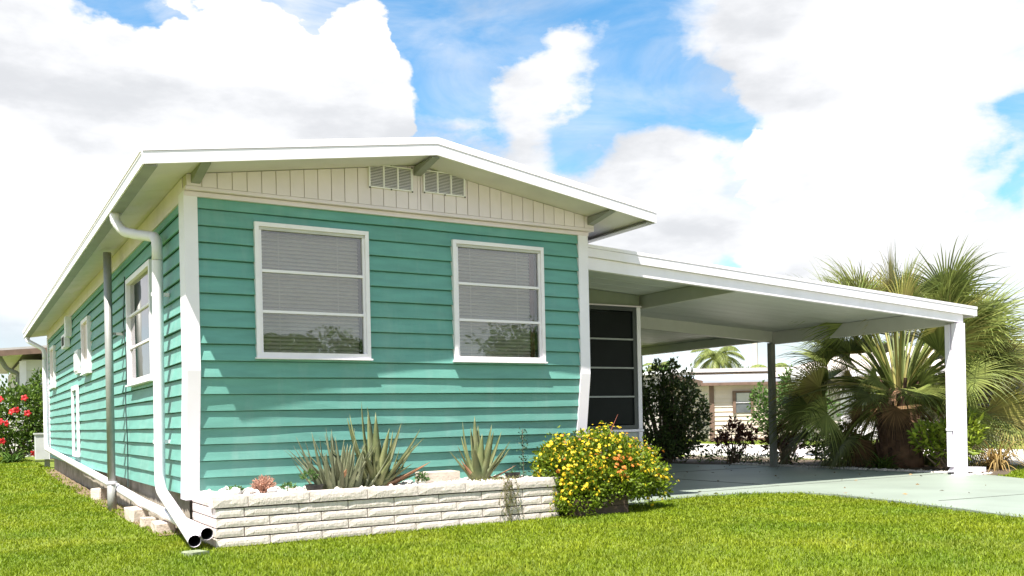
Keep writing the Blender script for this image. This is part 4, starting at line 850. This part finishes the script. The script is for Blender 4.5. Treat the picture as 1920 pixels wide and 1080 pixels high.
part('roof', MB().prism([(-.55, 23.8, 3.20), (2.2, 23.8, 3.45), (2.2, 23.8, 3.6), (-.55, 23.8, 3.34)], [(-.55, 34.5, 3.20), (2.2, 34.5, 3.45), (2.2, 34.5, 3.6), (-.55, 34.5, 3.34)]).prism([(2.2, 23.8, 3.45), (5, 23.8, 3.2), (5, 23.8, 3.34), (2.2, 23.8, 3.6)], [(2.2, 34.5, 3.45), (5, 34.5, 3.2), (5, 34.5, 3.34), (2.2, 34.5, 3.6)]), M('grey_roof', (.42, .40, .38), .8), NB)
part('fascia', MB().prism([(-.6, 23.74, 3.10), (2.2, 23.74, 3.36), (2.2, 23.74, 3.52), (-.6, 23.74, 3.27)], [(-.6, 23.79, 3.10), (2.2, 23.79, 3.36), (2.2, 23.79, 3.52), (-.6, 23.79, 3.27)]), BRF, NB)
part('eave_fascia', MB().box((-.62, 23.795, 3.10), (-.56, 34.5, 3.25)), BRF, NB)
part('soffit', MB().box((-.555, 23.81, 3.16), (.09, 34.4, 3.19)), NW, NB)
wn = part('window', MB().box((.06, 25.0, 1.6), (.099, 27.5, 2.7)), DARK, NB); part('frame', MB().box((.03, 26.2, 1.6), (.059, 26.3, 2.7)), WHITE, wn)
part('conduit', MB().tube(fillet([(-.5, 24.6, 3.15), (-.3, 24.6, 2.75), (0.02, 24.6, 2.65), (.02, 24.6, .2)], 5, .15), .07, 8), GREYP, NB)

# ------------------------------------------------------------------ right background
RV, FV = A((.8597, -.5109, 0)), A((.5109, .8597, 0))
def rot_box(o, a0, a1, b0, b1, z0, z1): return [tuple(A(o) + RV*a + FV*b + A((0, 0, z))) for a, b, z in ((a0,b0,z0),(a1,b0,z0),(a1,b1,z0),(a0,b1,z0),(a0,b0,z1),(a1,b0,z1),(a1,b1,z1),(a0,b1,z1))]
BF = [(0,3,2,1),(4,5,6,7),(0,1,5,4),(1,2,6,5),(2,3,7,6),(3,0,4,7)]
def rbox(o, *a): return MB().add(rot_box(o, *a), BF)
SO = (20.87, 16.6, 0)
SH = thing('garden_shed', 'beige clapboard shed with brown trim and small window beyond the drive', 'shed', SO)
SHW = M('beige_clapboard', (.60, .50, .43), .75, .05, 4, rnd=.04)
part('wall', rbox(SO, .02, 6, .02, 9, 0, 1.98), SHW, SH)
for k in range(12):
    z = .10 + k * .156
    b = rot_box(SO, .08, 6.0, -.035, .0, z, z + .156); b[4] = tuple(A(b[4]) + FV * .028); b[5] = tuple(A(b[5]) + FV * .028); part('clapboard', MB().add(b, BF), SHW, SH)
    b = rot_box(SO, -.035, .0, .08, 9.0, z, z + .156); b[4] = tuple(A(b[4]) + RV * .028); b[7] = tuple(A(b[7]) + RV * .028); part('clapboard', MB().add(b, BF), SHW, SH)
part('corner_trim', rbox(SO, -.07, .075, -.07, .075, 0, 2.0), BRF, SH)
part('base_board', rbox(SO, .08, 6, -.06, .01, .0, .09), BRF, SH)
SR = M('pale_metal_roof', (.36, .39, .44), .45, .04, 2)
rr = lambda b: 2.02 + .085 * (b + .3) if b < 4.5 else 2.02 + .085 * (9.3 - b)
for b0, b1 in ((-.3, 4.5), (4.5, 9.3)):
    q_ = [tuple(A(SO) + RV*a + FV*b + A((0, 0, rr(b) + d))) for d in (.0, .09) for a, b in ((-.35, b0), (6.3, b0), (6.3, b1), (-.35, b1))]; part('roof', MB().add(q_, BF), SR, SH)
    q_ = [tuple(A(SO) + RV*a + FV*b + A((0, 0, rr(b) + d))) for d in (-.10, .095) for a, b in ((-.42, b0), (-.355, b0), (-.355, b1), (-.42, b1))]; part('rake_board', MB().add(q_, BF), BRF, SH)
part('eave_board', rbox(SO, -.42, 6.3, -.36, -.305, 1.93, 2.03), BRF, SH)
part('gable', MB().add([tuple(A(SO) + RV*.01 + FV*b + A((0, 0, z))) for b, z in ((0, 1.97), (9, 1.97), (4.5, 2.42))] + [tuple(A(SO) + RV*.05 + FV*b + A((0, 0, z))) for b, z in ((0, 1.97), (9, 1.97), (4.5, 2.42))], [(0, 1, 2), (5, 4, 3), (0, 3, 4, 1), (1, 4, 5, 2), (2, 5, 3, 0)]), SHW, SH)
wn = part('window', rbox(SO, .80, 1.36, -.055, -.037, .98, 1.70), M('dim_glass', (.10, .11, .12), .1, .3, 3), SH)
part('shutter', rbox(SO, .72, .82, -.10, -.056, .96, 1.74), BRF, wn); part('shutter', rbox(SO, 1.34, 1.44, -.10, -.056, .96, 1.74), BRF, wn)
part('frame', rbox(SO, .82, 1.34, -.09, -.056, 1.68, 1.74), BRF, wn); part('sash_bar', rbox(SO, .82, 1.34, -.08, -.056, 1.32, 1.36), WHITE, wn)
part('blind', rbox(SO, .86, 1.3, -.0595, -.0565, 1.38, 1.66), M('pale_blind', (.5, .48, .46), .8), wn)
# long trailer behind the shed
TO = (28.4, 26.9, 0)
TR = thing('trailer_home', 'long cream trailer home with flat white roof behind the shed', 'house', TO)
part('wall', rbox(TO, 0, 14, 0, 4, 0, 2.95), M('pink_cream_wall', (.66, .55, .48), .7, .04, 3), TR)
part('roof', MB().add([tuple(A(TO) + RV*a + FV*b + A((0, 0, z))) for z0, z in ((0, 2.98), (1, 3.16)) for a, b, z in ((-.4, -.5, z), (14.4, -.5, z), (14.4, 4.5, z + .12), (-.4, 4.5, z + .12))], BF), M('trailer_roof', (.55, .50, .48), .7), TR)
wn = part('window', rbox(TO, 2, 3.6, -.05, -.001, 1.2, 2.4), M('dim_glass', ()), TR); part('frame', rbox(TO, 1.9, 3.7, -.09, -.051, 1.1, 1.2), WHITE, wn)
part('siding_line', rbox(TO, 0, 14, -.02, -.0005, 1.0, 1.04), BRF, TR)
T2 = (24.6, 26.6, 0)
TB = thing('trailer_home', 'grey ribbed gable end of a trailer seen left of the shed over the shrub', 'house', T2)
part('wall', rbox(T2, -4, 3.2, 0, 6, 0, 2.55), M('grey_ribbed_wall', (.52, .49, .46), .7, .05, 3), TB)
for k in range(24): part('rib', rbox(T2, -4 + k*.3, -3.94 + k*.3, -.03, -.0005, .1, 2.54), M('grey_ribbed_wall', ()), TB)
part('roof', MB().add([tuple(A(T2) + RV*a + FV*b + A((0, 0, z))) for dz in (0, .14) for a, b, z in ((-4.3, -.4, 2.56 + dz), (3.5, -.4, 2.95 + dz), (3.5, 6.4, 2.95 + dz), (-4.3, 6.4, 2.56 + dz))], BF), ROOFM, TB)
part('gable', MB().add([tuple(A(T2) + RV*a + FV*b + A((0, 0, z))) for b in (0, .05) for a, z in ((-4, 2.551), (3.2, 2.551), (3.2, 2.93), (-4, 2.58))], [(0, 1, 2, 3), (7, 6, 5, 4), (0, 4, 5, 1), (1, 5, 6, 2), (2, 6, 7, 3), (3, 7, 4, 0)]), M('grey_ribbed_wall', ()), TB)
# house behind the palm
HO = (22.3, 13.3, 0)
HS = thing('neighbour_house', 'pale house with low tiled roof and garage door behind the palm', 'house', HO)
part('wall', rbox(HO, 0, 12, 0, 8, 0, 2.15), M('grey_cream_wall', (.50, .45, .41), .8, .05, 3), HS)
part('roof', MB().add([tuple(A(HO) + RV*a + FV*b + A((0, 0, z))) for a, b, z in ((-.6, -.6, 2.2), (12.6, -.6, 2.2), (12.6, 8.6, 2.2), (-.6, 8.6, 2.2), (3, 4, 3.3), (9, 4, 3.3))], [(3, 2, 1, 0), (0, 1, 5, 4), (1, 2, 5), (2, 3, 4, 5), (3, 0, 4)]), M('pale_tile_roof', (.55, .48, .44), .8, .2, 30, .4, 40), HS)
part('fascia', rbox(HO, -.62, 12.62, -.66, -.605, 2.05, 2.22), WHITE, HS)
gd = part('garage_door', rbox(HO, .8, 3.4, -.06, -.001, .0, 1.85), WHITE, HS)
for k in range(4): part('panel', rbox(HO, .85, 3.35, -.08, -.061, .05 + k*.45, .44 + k*.45), WHITE, gd)
wn = part('window', rbox(HO, 5, 6.6, -.05, -.001, .9, 1.8), M('dim_glass', ()), HS); part('frame', rbox(HO, 4.9, 6.7, -.08, -.051, .82, .9), WHITE, wn)
RO = (26.2, 6.9, 0)
RH = thing('neighbour_house', 'dark eaved house at the right edge behind the palm fronds', 'house', RO)
part('wall', rbox(RO, 0, 6, 0, 6, 0, 2.6), M('grey_cream_wall', ()), RH)
part('roof', rbox(RO, -.9, 7, -.7, 6.5, 2.65, 2.9), M('dark_eave', (.10, .085, .075), .8), RH)
part('window', rbox(RO, 1, 2.5, -.05, -.001, .9, 2.0), M('dim_glass', ()), RH)
LPp = thing('lamp_post', 'white garden lamp post in front of the green bush behind the carport', 'lamp post', (13.15, 5.70, 0))
part('pole', MB().tube([(13.15, 5.70, 0), (13.15, 5.70, 1.45)], [.06, .045], 10), WHITE, LPp, True); part('base', MB().lathe((13.15, 5.70, 0), [(.11, 0), (.1, .12), (.055, .2)], 12), WHITE, LPp)
part('globe', MB().lathe((13.15, 5.70, 1.45), [(.05, 0), (.14, .08), (.17, .2), (.13, .33), (.04, .39), (.001, .395)], 14), M('white_globe', (.8, .8, .8), .3), LPp, True)
UP = thing('utility_pole', 'distant concrete utility pole above the trailer roof', 'utility pole', (50, 43.2, 0))
part('pole', MB().tube([(50, 43.2, 0), (50, 43.2, 8.2)], [.3, .2], 8), CONCW, UP); part('crossarm', MB().beam((49.2, 43.7, 7.6), (50.8, 42.7, 7.6), .12, .12), WOOD, UP)
part('transformer', MB().lathe((50.1, 42.8, 6.6), [(.001, 0), (.2, .01), (.2, .7), (.001, .72)], 10), GREYP, UP)
def tree(label, c, h, r, n, leaf, mat, group='trees on the skyline'):
    t = thing('broadleaf_tree', label, 'tree', c, group); VF = []; mb = MB().tube([(c[0], c[1], -.1), (c[0] + .1, c[1], h * .3), (c[0], c[1], h * .62)], [r * .09, r * .07, r * .03], 8)
    for _ in range(11):
        o_ = rng.normal(0, .42, 3) * A((r, r, h * .22)); cc = A((c[0], c[1], h * .66)) + o_; P, d = blob_points(cc, A((r, r, h * .3)) * rng.uniform(.35, .55), n // 11, .4, .3); VF.append(leaves(P, d, leaf, .6))
        mb.tube([(c[0], c[1], h * .3), tuple(A((c[0], c[1], h * .35)) * .4 + cc * .6), tuple(cc)], [r * .05, r * .03, r * .01], 5)
    part('crown', big('crown', *join(*VF)), mat, t); part('trunk', mb, STRAW, t); return t
for lb, c, h, r in (('dark rounded tree left of the feathery palm over the roofs', (34.4, 35.6, 0), 4.2, 1.6), ('green tree top right of the feathery palm over the roofs', (41.5, 35.0, 0), 4.1, 2.0), ('far tree filling the gap right of the tiled house', (30, 5, 0), 5.0, 2.5), ('far tree behind the tiled roof and palm', (33, 16, 0), 4.6, 2.4)):
    tree(lb, c, h, r, 1600, .22, MIDG)
for lb, c, h, r in (('broad tree across the road, mirrored dark in the left front window', (16.0, -46.0, 0), 7.0, 5.5), ('tree across the road, mirrored low in the right front window', (34, -48.0, 0), 9.0, 6.5), ('tree on the neighbouring lot, mirrored in the side window', (-17, 24, 0), 6, 3.4)):
    tree(lb, c, h, r, 7000, .30, MIDG, 'trees mirrored in the windows')
